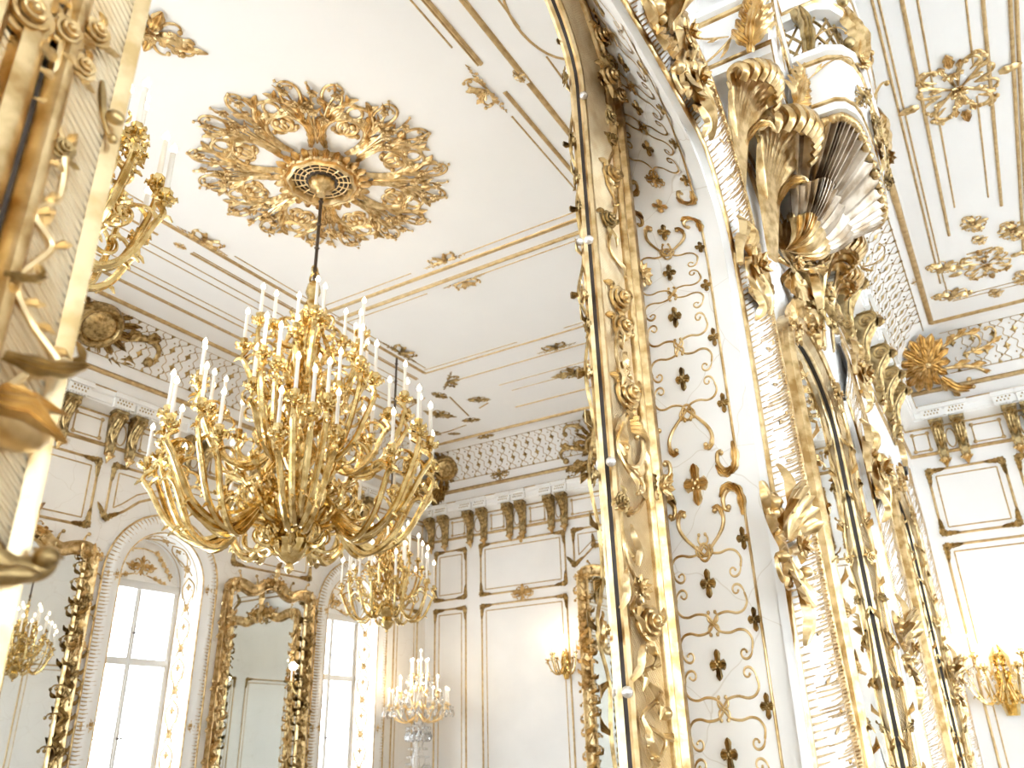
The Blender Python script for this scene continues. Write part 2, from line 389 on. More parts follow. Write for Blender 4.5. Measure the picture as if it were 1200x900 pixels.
# generic sweeps along a wall: profile (d, z)
def run(side, prof, ext=0):
    mb = MB(); rings = []
    for d, z in prof:
        if side == 'left': rings.append([(XW+d,-6,z),(XW+d,YE-d,z)])
        elif side == 'backL': rings.append([(XW+d,YE-d,z),(XM-.03-d,YE-d,z)])
        elif side == 'backR': rings.append([(XM+d,YE-d,z),(6.3,YE-d,z)])
        elif side == 'right': rings.append([(XM+d,5.0,z),(XM+d,YE-d,z)])
    mb.loft(rings); return mb
for s in ('left','backL','backR','right'):
    trim(run(s, [(0,3.27),(.02,3.275),(.05,3.30),(.13,3.315),(.135,3.33),(.15,3.335),(.15,3.405),(.17,3.41),(.185,3.425),(.19,3.455),(.0,3.46)]), 'white')
    trim(run(s, [(.19,3.455),(.198,3.462),(.19,3.472),(.16,3.475)]), 'line')
    trim(run(s, [(.118,3.625),(.15,3.63),(.16,3.65),(.15,3.672),(.126,3.68)]), 'line')
    trim(run(s, [(0,2.93),(.02,2.935),(.028,2.95),(.02,2.965),(0,2.97)]), 'line')
    trim(run(s, [(0,3.25),(.012,3.252),(.012,3.268),(0,3.27)]), 'line')
# dentil-like pierced band on the cornice fascia: blocks with pierced dots, stepping forward over each bracket pair
def fascia(fr, spans, name):
    blk, dots = MB(), MB()
    for a, b in spans:
        blk.box(a,b,3.325,3.412,.14,.178); blk.box(a-.01,b+.01,3.412,3.46,.16,.21)
        n = max(2, int((b-a-.05)/.032))
        for i in range(n):
            for j in range(2):
                u = a+.03+(b-a-.06)*(i+.5*(j%2))/n; v = 3.352+.034*j
                dots.box(u,u+.014,v,v+.017,.175,.182)
        for i in range(int((b-a)/.03)): blk.box(a+.03*i+.004,a+.03*i+.022,3.31,3.328,.13,.172)
    o = trim(blk, 'white', mat_of(fr), False); d = obj('pierced_band', dots, 'aged', o, False)
    return o
# panel lattice in the coves
def cove_pt(t):
    seg = COVE[4:9]; L = [hypot(b[0]-a[0],b[1]-a[1]) for a, b in zip(seg, seg[1:])]; T = sum(L); x = t*T
    for (a, b), l in zip(zip(seg, seg[1:]), L):
        if x <= l or b is seg[-1]:
            q = x/l; return a[0]+(b[0]-a[0])*q, a[1]+(b[1]-a[1])*q
        x -= l
BAND = .53
def lattice(side, s0, s1, mirror=1):
    gold, rules = MB(), MB(); nrow = 3; pu = .205
    n = int((s1-s0)/pu); pv = BAND/nrow
    for i in range(n):
        for j in range(nrow+1):
            u = s0+pu*(i+.5*(j%2)+.25); v = pv*j
            if v < .01 or v > BAND-.01:
                gold.add([(u-.03,v,.004),(u+.03,v,.004),(u,v+(.045 if v < .1 else -.045),.004),(u,v,.016)], [(0,1,3),(1,2,3),(2,0,3)])
            else:
                k = 10; ring = [(u+.042*cos(2*pi*q/8)*(1 if q%2 == 0 else .55), v+.052*sin(2*pi*q/8)*(1 if q%2 == 0 else .55), .003) for q in range(8)]
                gold.add(ring+[(u,v,.018)], [(q,(q+1)%8,8) for q in range(8)])
            if j < nrow:
                w = v+pv*.5; uu = u+pu*.25
                for sg in (-1, 1):
                    rules.strip(cr([(uu+sg*.052,w-.088),(uu+sg*.06,w-.05),(uu+sg*.016,w-.012),(uu+sg*.016,w+.012),(uu+sg*.06,w+.05),(uu+sg*.052,w+.088)],3), .0042, .8, .002)
                rules.strip([(uu-.016,w),(uu+.016,w)], .004, .8, .002)
                for q in (-1, 1): gold.blob((u+q*.03, v+pv*.5+q*.0, .004), .010, 5, 3)
    rules.strip([(s0-.05,0),(s1+.05,0)], .007, 1, 0); rules.strip([(s0-.05,BAND),(s1+.05,BAND)], .007, 1, 0)
    def fn(p):
        d, z = cove_pt(min(1,max(0,p[1]/BAND))); d += p[2]*.7+.004; z -= p[2]*.7
        if side == 'left': return (XW+d, p[0], z)
        if side == 'right': return (XM+d, p[0], z)
        return (p[0], YE-d, z)
    gold.xform(fn); rules.xform(fn)
    o = trim(rules, 'line'); obj('gilt_lozenges', gold, 'aged', o)
lattice('left', 3.2, 9.35); lattice('backL', -7.0, -1.2); lattice('backR', .05, 2.4); lattice('right', 4.4, 9.3)
# ------------------------------------------------------------------ ceiling lines
def cline(p, q, r, side='line'):  # along one direction on the ceiling, (x,y) ends
    mb = MB(); mb.strip([(p[1],p[0]),(q[1],q[0])], r, .8); return mb
def clines(segs):
    mb = MB()
    for x0, y0, x1, y1, r in segs: mb.strip([(y0,x0),(y1,x1)], r, .9)
    trim(mb, 'line', mat_of(CEI))
t_, m_, g_ = .007, .013, .030
clines([(-6.93,-2,-6.93,9.23,g_)]); clines([(-6.93,9.23,-.64,9.23,g_)]); clines([(-.05,1,-.05,9.23,g_)]); clines([(-.05,9.23,6.3,9.23,g_)])
clines([(-6.587,-2,-6.587,8.5,m_),(-6.56,-2,-6.56,8.5,t_)]); clines([(-6.36,-2,-6.36,7.9,t_+.003),(-6.26,-2,-6.26,7.7,t_)])
clines([(-5.93,-2,-5.93,7.4,t_),(-5.82,-2,-5.82,7.25,t_)])
clines([(-5.65,-2,-5.65,3.5,m_),(-5.65,3.85,-5.65,7.2,m_),(-5.62,3.85,-5.62,7.2,t_)])
clines([(-5.46,-2,-5.46,7.1,m_),(-5.435,-2,-5.435,7.1,t_),(-5.36,-2,-5.36,3.3,t_),(-5.36,4.1,-5.36,7.0,t_)])
clines([(-5.46,7.12,-.7,7.12,m_),(-5.4,7.04,-4.1,7.04,t_),(-3.5,7.04,-.7,7.04,t_)])
clines([(-5.2,7.50,-.7,7.50,t_+.003),(-4.9,7.93,-.7,7.93,t_),(-4.85,8.16,-.7,8.16,t_)]); clines([(-5.1,8.66,-.7,8.66,m_)])
clines([(-5.4,5.33,-2.3,5.33,m_+.003),(-5.4,5.36,-2.3,5.36,t_),(-5.35,5.23,-4.2,5.23,t_),(-3.6,5.23,-2.35,5.23,t_)])
clines([(-5.4,5.53,-2.3,5.53,m_+.003),(-5.4,5.50,-2.3,5.50,t_),(-5.35,5.62,-4.3,5.62,t_),(-3.7,5.62,-2.35,5.62,t_)])
clines([(-2.2,-2,-2.2,3.42,m_+.004),(-2.2,3.72,-2.2,7.1,m_+.004),(-2.225,-2,-2.225,3.42,t_),(-2.284,-2,-2.284,3.2,t_),(-2.284,3.95,-2.284,7.0,t_)])
clines([(-2.02,-2,-2.02,3.62,m_+.004),(-2.02,3.74,-2.02,7.1,m_+.004),(-2.0,-2,-2.0,7.1,t_),(-1.83,1,-1.83,3.3,t_),(-1.8,3.6,-1.8,5.2,t_)])
mb = MB(); mb.strip([(3.3+ .42*cos(a), -1.62+.22*sin(a)) for a in [pi*2*i/30 for i in range(31)]], .009, .9); trim(mb, 'line', mat_of(CEI))
clines([(.13,2,.13,8.35,t_+.002),(.165,2,.165,8.35,t_)]); clines([(.29,4.35,.29,7.45,m_)]); clines([(.373,4.4,.373,5.35,t_),(.373,5.7,.373,7.0,t_),(.633,3.5,.633,5.25,t_),(.633,5.6,.633,7.0,t_)])
clines([(.724,3.5,.724,7.2,m_)]); clines([(.87,2,.87,8.2,m_),(.905,2,.905,8.2,m_)])
clines([(.17,8.35,.17,8.75,t_),(.2,8.75,1.3,8.75,t_),(.2,8.83,1.3,8.83,t_),(.4,7.9,.62,7.9,m_),(.9,8.2,.9,8.75,t_)])
# ------------------------------------------------------------------ wall-panel mouldings
def panel(fr, pts, label, corner=.11, gap=.075, group='gilt wall panel mouldings', mid=()):
    """closed polygon of a double gilt moulding with corner leaves"""
    cu = sum(p[0] for p in pts)/len(pts); cv = sum(p[1] for p in pts)/len(pts)
    T = thing('wall_panel_moulding', label, 'wall moulding', mat_of(fr, cu, cv), group)
    P = [(p[0]-cu,p[1]-cv) for p in pts]; n = len(P)
    area = sum(P[i][0]*P[(i+1)%n][1]-P[(i+1)%n][0]*P[i][1] for i in range(n))
    if area < 0: P = P[::-1]
    def off(d):
        out = []
        for i in range(n):
            a, b, c = Vector(P[i-1]), Vector(P[i]), Vector(P[(i+1)%n])
            e1, e2 = (b-a).normalized(), (c-b).normalized(); n1, n2 = Vector((-e1.y,e1.x)), Vector((-e2.y,e2.x))
            k = (n1+n2); k = k/max(.4, k.dot(n1)); out.append(tuple(b+k*d))
        return out
    o = MB(); i_ = MB(); Q = off(gap)
    for k in range(n):
        o.strip([P[k],P[(k+1)%n]], .0135, 1.0); i_.strip([Q[k],Q[(k+1)%n]], .0075, 1.0)
    obj('outer_moulding', o, 'line', T); obj('inner_moulding', i_, 'line', T)
    if corner:
        me = orn_corner(corner*1.75).mesh('corner_leaf', 'aged')
        for k in range(n):
            a, b, c = Vector(P[k-1]), Vector(P[k]), Vector(P[(k+1)%n]); e2 = (c-b).normalized(); e1 = (a-b).normalized()
            if abs(e1.dot(e2)) > .8: continue
            oo = obj('corner_leaf', me, None, T); oo.location = (b.x,b.y,.004)
            oo.rotation_euler.z = atan2(e2.y, e2.x)
    for (u, v, s, kind) in mid:
        oo = obj('centre_ornament', (orn_cluster(s) if kind == 'c' else orn_star(s)), 'gold', T); oo.location = (u-cu,v-cv,.006)
    return T
def rect(u0,u1,v0,v1): return [(u0,v0),(u1,v0),(u1,v1),(u0,v1)]
panel(END, rect(-7.38,-6.825,2.05,2.77), 'narrow upper gilt wall panel moulding in the far corner behind the small chandelier')
panel(END, rect(-6.56,-5.16,2.05,2.78), 'wide upper gilt panel moulding on the far wall, left of the gilt mirror', mid=[(-5.86,2.80,.07,'s'),(-5.86,2.0,.19,'c')])
panel(END, rect(-7.38,-6.83,-.85,1.91), 'narrow tall gilt panel moulding in the far corner behind the crystal candelabrum')
panel(END, rect(-6.55,-5.17,-.85,1.90), 'wide tall gilt panel moulding on the far wall beside the small lit sconce')
panel(END, [(-5.02,2.78),(-5.02,2.27),(-4.72,2.5),(-3.46,2.5),(-3.16,2.27),(-3.16,2.78)], 'stepped gilt panel moulding above the gilt mirror on the far wall')
panel(END, rect(-3.0,-1.4,2.05,2.78), 'upper gilt panel moulding right of the gilt mirror on the far wall')
panel(END, rect(-3.0,-1.4,-.85,1.90), 'tall gilt panel moulding right of the gilt mirror on the far wall')
panel(END, rect(-.485,.27,2.03,2.76), 'small square gilt panel moulding high on the wall at far right')
panel(END, rect(-.49,1.1,-.85,1.91), 'tall gilt panel moulding at far right behind the bright sconce')
panel(END, rect(.40,1.1,2.03,2.76), 'upper gilt panel moulding cut off by the right edge of the photo')
panel(WIN, rect(3.2,4.51,2.10,2.78), 'gilt panel moulding above the leftmost mirror between windows')
def archbottom(c, h=.7):
    return [(c-h-.06,2.78),(c-h-.06,2.20)]+[(c-.80*cos(pi*i/10)*.86, 1.98+.60*sin(pi*i/10)) for i in range(2,9)]+[(c+h+.06,2.20),(c+h+.06,2.78)]
panel(WIN, archbottom(5.43), 'arch-bottomed gilt panel moulding over the nearer arched window')
panel(WIN, rect(6.31,7.55,2.03,2.78), 'gilt panel moulding above the mirror between the two windows')
panel(WIN, archbottom(8.39), 'arch-bottomed gilt panel moulding over the farther arched window')
panel(WIN, rect(9.27,9.80,-.85,1.9), 'narrow gilt panel moulding between the farther window and the corner')
# ------------------------------------------------------------------ windows in the left wall
DEP = .38
def arabesque_strip(mb, L, w):
    """plaster arabesque running along u from 0 to L, centred on v = 0"""
    n = max(1, int(L/.42)); p = L/n
    for i in range(n):
        u = p*(i+.5)
        for sg in (-1, 1):
            mb.strip(cr([(u-p*.48,0),(u-p*.3,sg*w*.75),(u-p*.08,sg*w*.8),(u+p*.12,sg*w*.3),(u+p*.3,sg*w*.2),(u+p*.48,sg*w*.55)],4), .008, 1.2)
            scroll(mb, (u-p*.08,sg*w*.8), 0 if sg > 0 else 0, .16, -sg*34, .009, n=12)
            scroll(mb, (u+p*.12,sg*w*.3), pi*.8*sg, .14, sg*34, .008, n=12)
        s = orn_star(.045); mb.merge(s, lambda q: (q[0]+u+p*.28, q[1], q[2]))
        s = orn_star(.038); mb.merge(s, lambda q: (q[0]+u-p*.25, q[1], q[2]))
def window(idx, c, lab):
    # reveal
    A = [(c-WHW,WBOT)]+arch_pts(c,WHW,WSP,WHW,24)+[(c+WHW,WBOT)]
    rv = MB(); rv.loft([[(a[0],a[1],0) for a in A],[(a[0],a[1],-DEP) for a in A]])
    rv.add([(c-WHW,WBOT,0),(c+WHW,WBOT,0),(c+WHW,WBOT,-DEP),(c-WHW,WBOT,-DEP)], [(0,1,2,3)])
    r = trim(rv, 'white', mat_of(WIN))
    # arabesque on the reveal: run in arclength then wrap
    s = [0.0]
    for a, b in zip(A, A[1:]): s.append(s[-1]+hypot(b[0]-a[0],b[1]-a[1]))
    fl = MB(); arabesque_strip(fl, s[-1]-.1, .115)
    def wrap(p):
        x = p[0]+.05; i = 0
        while i < len(s)-2 and s[i+1] < x: i += 1
        q = (x-s[i])/(s[i+1]-s[i]); a, b = A[i], A[i+1]; dx, dy = b[0]-a[0], b[1]-a[1]; l = hypot(dx,dy)
        return (a[0]+dx*q+dy/l*p[2], a[1]+dy*q-dx/l*p[2], -DEP*.5+p[1])
    fl.xform(wrap); obj('reveal_arabesque', fl, 'line', r)
    ed = MB()
    for dd in (-.05, -DEP+.05):
        ed.loft([[(a[0]-(a[0]-c)*.012+0, a[1]-.0, dd+w) for a in A] for w in (-.006,.006)])
    obj('reveal_edge_line', ed, 'line', r)
    # lunette
    W = struct('window_%d' % idx, MB(), 'white', mat_of(WIN, c, 0, -DEP))
    W['label'] = lab
    lu = MB(); LA = arch_pts(0,WHW,WSP,WHW,24)
    lu.add([(p[0],p[1],.0) for p in LA], [tuple(range(len(LA)))[::-1]])
    L_ = obj('lunette', lu, 'wall', W, False)
    orn = orn_cluster(.17, 1); orn.xform(lambda p: (p[0],p[1]+WSP+.2,p[2]+.004))
    def lh(m):
        m.strip(cr([(0,WSP+.4),(.18,WSP+.36),(.3,WSP+.24),(.38,WSP+.1)],5), .008, 1)
        m.strip(cr([(.08,WSP+.12),(.2,WSP+.09),(.3,WSP+.05)],5), .008, 1)
        for q in range(5): m.flower((.16+.05*q, WSP+.37-.055*q), .036, 5, 1, .005)
        for q in range(3): m.flower((.18+.06*q, WSP+.1-.02*q), .032, 5, 1, .005)
    orn.merge(sym(lh)); obj('lunette_garland', orn, 'gold', L_)
    # frame
    fr = MB(); z0, z1 = WBOT, WSP-.02
    fr.box(-WHW,-WHW+.05,z0,z1,-.02,.03); fr.box(WHW-.05,WHW,z0,z1,-.02,.03); fr.box(-WHW,WHW,z1-.02,z1+.06,-.02,.05); fr.box(-WHW,WHW,z0,z0+.06,-.02,.03)
    fr.box(-.028,.028,z0,z1,-.02,.035); fr.box(-.008,.008,z0,z1,.035,.045)
    tz = .93; fr.box(-WHW,WHW,tz-.035,tz+.035,-.02,.04)
    obj('frame', fr, 'sash', W, False)
    mu = MB(); mu.box(-WHW+.05,WHW-.05,.19,.202,-.012,.014); obj('glazing_bar', mu, 'sash', W, False)
    for a, b in ((-WHW+.05,-.028),(.028,WHW-.05)):
        for q0, q1 in ((z0+.06,.19),(.202,tz-.035),(tz+.035,z1-.02)):
            g = MB(); g.box(a,b,q0,q1,-.003,.003); obj('pane', g, 'glass', W, False)
    for z in (.2, tz+.28):
        k = MB(); k.tube([(0,z,.045),(.015,z,.06),(.05,z+.004,.065)], .007, 6); k.blob((0,z,.05),.013,6,4); obj('latch', k, 'iron', W)
    # carved surround
    T = thing('window_arch_moulding', 'white and gold carved moulding around '+lab, 'arch moulding', mat_of(WIN), 'arch mouldings around the windows')
    k = .2; inn = A; out = [(c-WHW-k,WBOT)]+arch_pts(c,WHW+k,WSP,WHW+k,24)+[(c+WHW+k,WBOT)]
    bd = MB(); bd.loft([[(a[0]+(b[0]-a[0])*t, a[1]+(b[1]-a[1])*t, h) for a, b in zip(inn,out)] for t, h in ((0,0),(0,.03),(.08,.035),(.2,.03),(.45,.062),(.7,.06),(.9,.025),(.93,.03),(1,.028),(1,0))])
    obj('moulding', bd, 'white', T)
    gl = MB(); gl.strip(out, .011, 1, .028); gl.strip([(a[0]+(b[0]-a[0])*.06,a[1]+(b[1]-a[1])*.06) for a, b in zip(inn,out)], .007, 1, .034); obj('edge_line', gl, 'gold', T)
    tf = MB(); rnd = random.Random(idx)
    dense = []
    for i in range(len(inn)-1):
        a, b, a2, b2 = inn[i], inn[i+1], out[i], out[i+1]; l = hypot(b2[0]-a2[0], b2[1]-a2[1]); m = max(1,int(l/.035))
        for q in range(m):
            t = q/m; I = (a[0]+(b[0]-a[0])*t, a[1]+(b[1]-a[1])*t); O = (a2[0]+(b2[0]-a2[0])*t, a2[1]+(b2[1]-a2[1])*t)
            dense.append((I,O))
    for (I,O) in dense:
        e = .3+.3*rnd.random(); mid = (O[0]+(I[0]-O[0])*e*.5, O[1]+(I[1]-O[1])*e*.5-.006, .055); tip = (O[0]+(I[0]-O[0])*e, O[1]+(I[1]-O[1])*e, .062)
        tf.strip([(O[0]+(I[0]-O[0])*.08,O[1]+(I[1]-O[1])*.08,.03),mid,tip], [.006,.006,.0015], .8)
    obj('gilded_tufts', tf, 'line', T)
    for ang in (0.0, pi):
        u = c+(WHW+.1)*cos(ang); cart = orn_cluster(.075); o = obj('carved_cartouche', cart, 'gold', T); o.location = (u,WSP-.02,.05); o.scale = (1,1.6,1)
        o2 = obj('carved_cartouche', o.data, None, T); o2.location = (u,.30,.05); o2.scale = (1,1.6,1)
window(1, WINS[3], 'the nearer tall arched window at left')
window(2, WINS[4], 'the farther arched window behind the small chandelier')
# ================================================================== CEILING ORNAMENTS
def ceil_thing(name, label, px, py, rot, mbs, group=None, cat='ceiling ornament', at=None):
    u, v = at if at else uv(CEI, px, py)
    T = thing(name, label, cat, mat_of(CEI, u, v, .002, rot), group)
    for n, mb, mt in mbs: obj(n, mb, mt, T)
    return T
# the great medallion
u0, v0 = uv(CEI, 378, 205)
MED = thing('ceiling_medallion', 'great gilt ceiling rosette of scrolls and flower sprays above the big chandelier', 'ceiling rosette', mat_of(CEI, u0, v0, .003, .12))
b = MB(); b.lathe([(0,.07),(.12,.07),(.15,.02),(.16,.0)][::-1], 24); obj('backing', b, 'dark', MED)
b = MB(); b.lathe([(.30,.0),(.31,.05),(.29,.085),(.27,.06),(.265,.09),(.245,.10),(.23,.07),(.225,.0)], 40, 10, .035); obj('rim', b, 'pale', MED)
b = MB(); b.lathe([(.0,.20),(.03,.2),(.04,.16),(.08,.14),(.098,.10),(.10,.05),(.08,.0)][::-1], 24, 12, .06); obj('boss', b, 'gold', MED)
b = MB()
for k in range(16):
    a = 2*pi*k/16; b.strip([(cos(a)*.11,sin(a)*.11,.06),(cos(a)*.235,sin(a)*.235,.06)], .006, 1)
for r in (.135,.17,.205): b.strip([(r*cos(2*pi*k/32),r*sin(2*pi*k/32),.06) for k in range(33)], .005, 1)
obj('grille', b, 'pale', MED)
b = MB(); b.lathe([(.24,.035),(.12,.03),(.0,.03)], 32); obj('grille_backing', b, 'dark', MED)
b = MB()
for k in range(26):
    a = 2*pi*k/26; b.leaf([(cos(a)*t,sin(a)*t,.05) for t in (.27,.31,.36,.385)], .036, .7, 1)
    b.blob((cos(a+.12)*.30,sin(a+.12)*.30,.07), .02, 6, 4)
obj('leaf_ring', b, 'gold', MED)
def med_scroll(m):
    scroll(m, (.33,.075), .55, .86, -19, .026, .012, k0=-.5, pw=1.2, leafy=3, n=30)
    scroll(m, (.42,.135), .75, .62, 21, .021, .010, k0=0, pw=1.2, leafy=2, n=26)
    scroll(m, (.53,.165), .05, .66, -20, .021, .010, k0=.5, pw=1.3, leafy=2, n=26)
    scroll(m, (.68,.185), .55, .42, -24, .017, .008, leafy=1)
    scroll(m, (.72,.13), -.1, .30, 26, .014, .007, leafy=1)
    m.leaf(cr([(.34,.08),(.43,.135),(.54,.165),(.62,.15)],6), .036, .5, 5, .012)
    m.leaf(cr([(.60,.16),(.70,.19),(.80,.24)],5), .026, .5, 3, .01); m.leaf(cr([(.80,.10),(.87,.09),(.93,.12)],5), .022, .5, 3, .01)
h = MB(); med_scroll(h); full = MB(); full.merge(h); full.add([(p[0],-p[1],p[2]) for p in h.v], [f[::-1] for f in h.f])
me_s = full.mesh('acanthus_scroll', 'gold')
spr = MB(); rnd = random.Random(3)
for br in (0,2,4):
    a = -.42+.21*br; pts = cr([(.40,.0),(.55+.05*br%2,.10*a),(.76,.24*a),(.90+.12*(br%2),.40*a)],4)
    spr.tube([(p[0],p[1],.02) for p in pts], [.008]*len(pts), 5)
    for q in (.55,.75,1.):
        p = pts[int((len(pts)-1)*q)]; spr.flower((p[0]+rnd.uniform(-.02,.02),p[1]+rnd.uniform(-.02,.02)), .045-.012*q+.01*rnd.random(), 5, 2, .015)
        w = rnd.uniform(-1.2,1.2); spr.leaf([(p[0],p[1],.01),(p[0]+.05*cos(w),p[1]+.05*sin(w),.02),(p[0]+.1*cos(w),p[1]+.1*sin(w),.01)], .016, .5, 1)
    p = pts[-1]; spr.tube([(p[0],p[1],.015),(p[0]+.05,p[1]+.03*a,.012),(p[0]+.09,p[1]+.1*a+.02,.01)], [.005,.004,.003], 4); spr.blob((p[0]+.09,p[1]+.1*a+.02,.012), .012, 6, 4)
me_f = spr.mesh('flower_spray', 'gold')
for k in range(8):
    o = obj('acanthus_scroll', me_s, None, MED); o.rotation_euler.z = 2*pi*(k+.5)/8
    f = obj('flower_spray', me_f, None, MED); f.rotation_euler.z = 2*pi*k/8
CG = 'gilt ornaments on the ceiling'
SPR = lambda s, m='gold': [('spray', orn_spray(s), m)]
CLU = lambda s, k=0, m='gold': [('scrollwork', orn_cluster(s,k), m)]
ceil_thing('ceiling_ornament', 'gilt spray on the middle ceiling band, upper of the facing pair', 522, 306, pi/2, SPR(.21), CG)
ceil_thing('ceiling_ornament', 'gilt spray on the middle ceiling band, lower of the facing pair', 543, 329, -pi/2, SPR(.21), CG)
ceil_thing('ceiling_ornament', 'gilt leafy crest on the ceiling beside the tall gilded frame, at top centre', 572, 104, 0, SPR(.23)[:0]+[('spray', orn_spray(.23).xform(lambda p: (p[0],-p[1],p[2])), 'gold')], CG)
ceil_thing('ceiling_ornament', 'tiny gilt clasp on the double ceiling line at top centre', 608, 89, 0, CLU(.07), CG)
ceil_thing('ceiling_ornament', 'gilt spray on the left ceiling border above the cove sunburst', 237, 283, 0, SPR(.24), CG)
ceil_thing('ceiling_ornament', 'small gilt curl on the second ceiling line at left', 211, 288, 0, CLU(.07), CG)
ceil_thing('ceiling_ornament', 'gilt scroll corner at the top left of the ceiling', 178, 38, .4, [('scrollwork', orn_cluster(.30,1), 'gold')], CG)
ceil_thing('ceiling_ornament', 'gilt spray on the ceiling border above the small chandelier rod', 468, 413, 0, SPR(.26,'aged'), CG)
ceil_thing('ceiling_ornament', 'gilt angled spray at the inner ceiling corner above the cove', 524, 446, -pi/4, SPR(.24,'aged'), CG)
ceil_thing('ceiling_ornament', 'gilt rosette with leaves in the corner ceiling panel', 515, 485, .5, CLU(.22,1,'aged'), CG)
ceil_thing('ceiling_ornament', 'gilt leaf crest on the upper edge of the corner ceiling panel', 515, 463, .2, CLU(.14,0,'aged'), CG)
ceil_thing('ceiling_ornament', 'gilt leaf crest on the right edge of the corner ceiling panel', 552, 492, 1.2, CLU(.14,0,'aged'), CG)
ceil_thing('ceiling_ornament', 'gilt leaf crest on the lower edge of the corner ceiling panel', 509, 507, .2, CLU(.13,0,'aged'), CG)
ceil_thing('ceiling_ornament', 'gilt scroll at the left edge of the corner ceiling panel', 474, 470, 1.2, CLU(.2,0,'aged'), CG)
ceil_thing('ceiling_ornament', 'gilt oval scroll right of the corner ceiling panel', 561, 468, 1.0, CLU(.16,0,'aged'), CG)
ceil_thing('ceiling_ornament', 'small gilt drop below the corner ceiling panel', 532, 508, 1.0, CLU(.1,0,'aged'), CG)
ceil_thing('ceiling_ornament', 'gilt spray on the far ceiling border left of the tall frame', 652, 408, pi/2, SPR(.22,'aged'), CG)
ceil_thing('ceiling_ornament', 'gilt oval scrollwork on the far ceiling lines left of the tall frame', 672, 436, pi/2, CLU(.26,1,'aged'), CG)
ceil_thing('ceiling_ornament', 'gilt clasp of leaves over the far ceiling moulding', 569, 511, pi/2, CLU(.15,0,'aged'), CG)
ceil_thing('ceiling_ornament', 'gilt clasp of leaves over the far cove moulding', 586, 556, pi/2, CLU(.0001,0,'aged'), CG) if False else None
# right-hand ceiling
def lozenge(s):
    def q(m):
        scroll(m, (.05*s,.10*s), .9, 1.05*s, -8.5/s, .05*s, .03*s, leafy=2, n=26); scroll(m, (.10*s,.03*s), .15, 1.15*s, 7.5/s, .05*s, .03*s, leafy=2, n=26)
        scroll(m, (.42*s,.30*s), .9, .62*s, -12/s, .04*s, .025*s, leafy=1); scroll(m, (.0,.30*s), 1.3, .60*s, -11/s, .045*s, .025*s, leafy=1)
        m.leaf(cr([(.72*s,.0),(.9*s,.02*s),(1.12*s,.0)],5), .09*s, .5, 3, .02*s); m.leaf(cr([(.0,.72*s),(.02*s,.9*s),(0,1.12*s)],5), .10*s, .5, 3, .02*s)
        m.flower((.5*s,.12*s), .09*s, 5, 1, .02*s); m.flower((.22*s,.42*s), .08*s, 5, 1, .02*s)
    m = sym(q, True); m.flower((0,0), .2*s, 7, 2, .04*s); return m
ceil_thing('ceiling_ornament', 'large gilt scroll lozenge between the ceiling lines at top right', 1122, 104, .1, [('scrollwork', lozenge(.36), 'gold')], CG)
ceil_thing('ceiling_ornament', 'gilt foliage in the corner ceiling panel at right', 1155, 309, .15, [('scrollwork', lozenge(.30), 'gold')], CG)
ceil_thing('ceiling_ornament', 'gilt leaf crest on the left edge of the right corner panel', 1106, 313, .9, CLU(.20,0), CG)
ceil_thing('ceiling_ornament', 'gilt scroll end below the thin ceiling lines at right', 1140, 262, .3, CLU(.18,0), CG)
ceil_thing('ceiling_ornament', 'gilt leaf crest on the upper edge of the right corner panel', 1187, 270, .3, CLU(.22,0), CG)
ceil_thing('ceiling_ornament', 'small gilt boss between two thin lines at right', 1147, 281, .3, CLU(.11,0), CG)
ceil_thing('ceiling_ornament', 'gilt leaf cluster on the lower edge of the right corner panel', 1166, 343, .2, CLU(.12,0), CG)
ceil_thing('ceiling_ornament', 'gilt leaf scroll at the lower left of the right corner panel', 1116, 345, 1.2, CLU(.22,0), CG)
ceil_thing('ceiling_ornament', 'gilt leaf clasp over the thick gold ceiling moulding at right', 1069, 330, 0, CLU(.12,0), CG)
ceil_thing('ceiling_ornament', 'gilt scroll cut by the right edge of the photo', 1203, 325, .3, CLU(.22,0), CG)
cpl = MB()
for a_, b_ in (((527,465),(549,487)),((499,512),(527,505)),((527,505),(546,498)),((478,478),(498,466)),((562,478),(572,472))):
    cpl.strip([uv(CEI,*a_),uv(CEI,*b_)], .011, .9)
trim(cpl, 'line', mat_of(CEI))
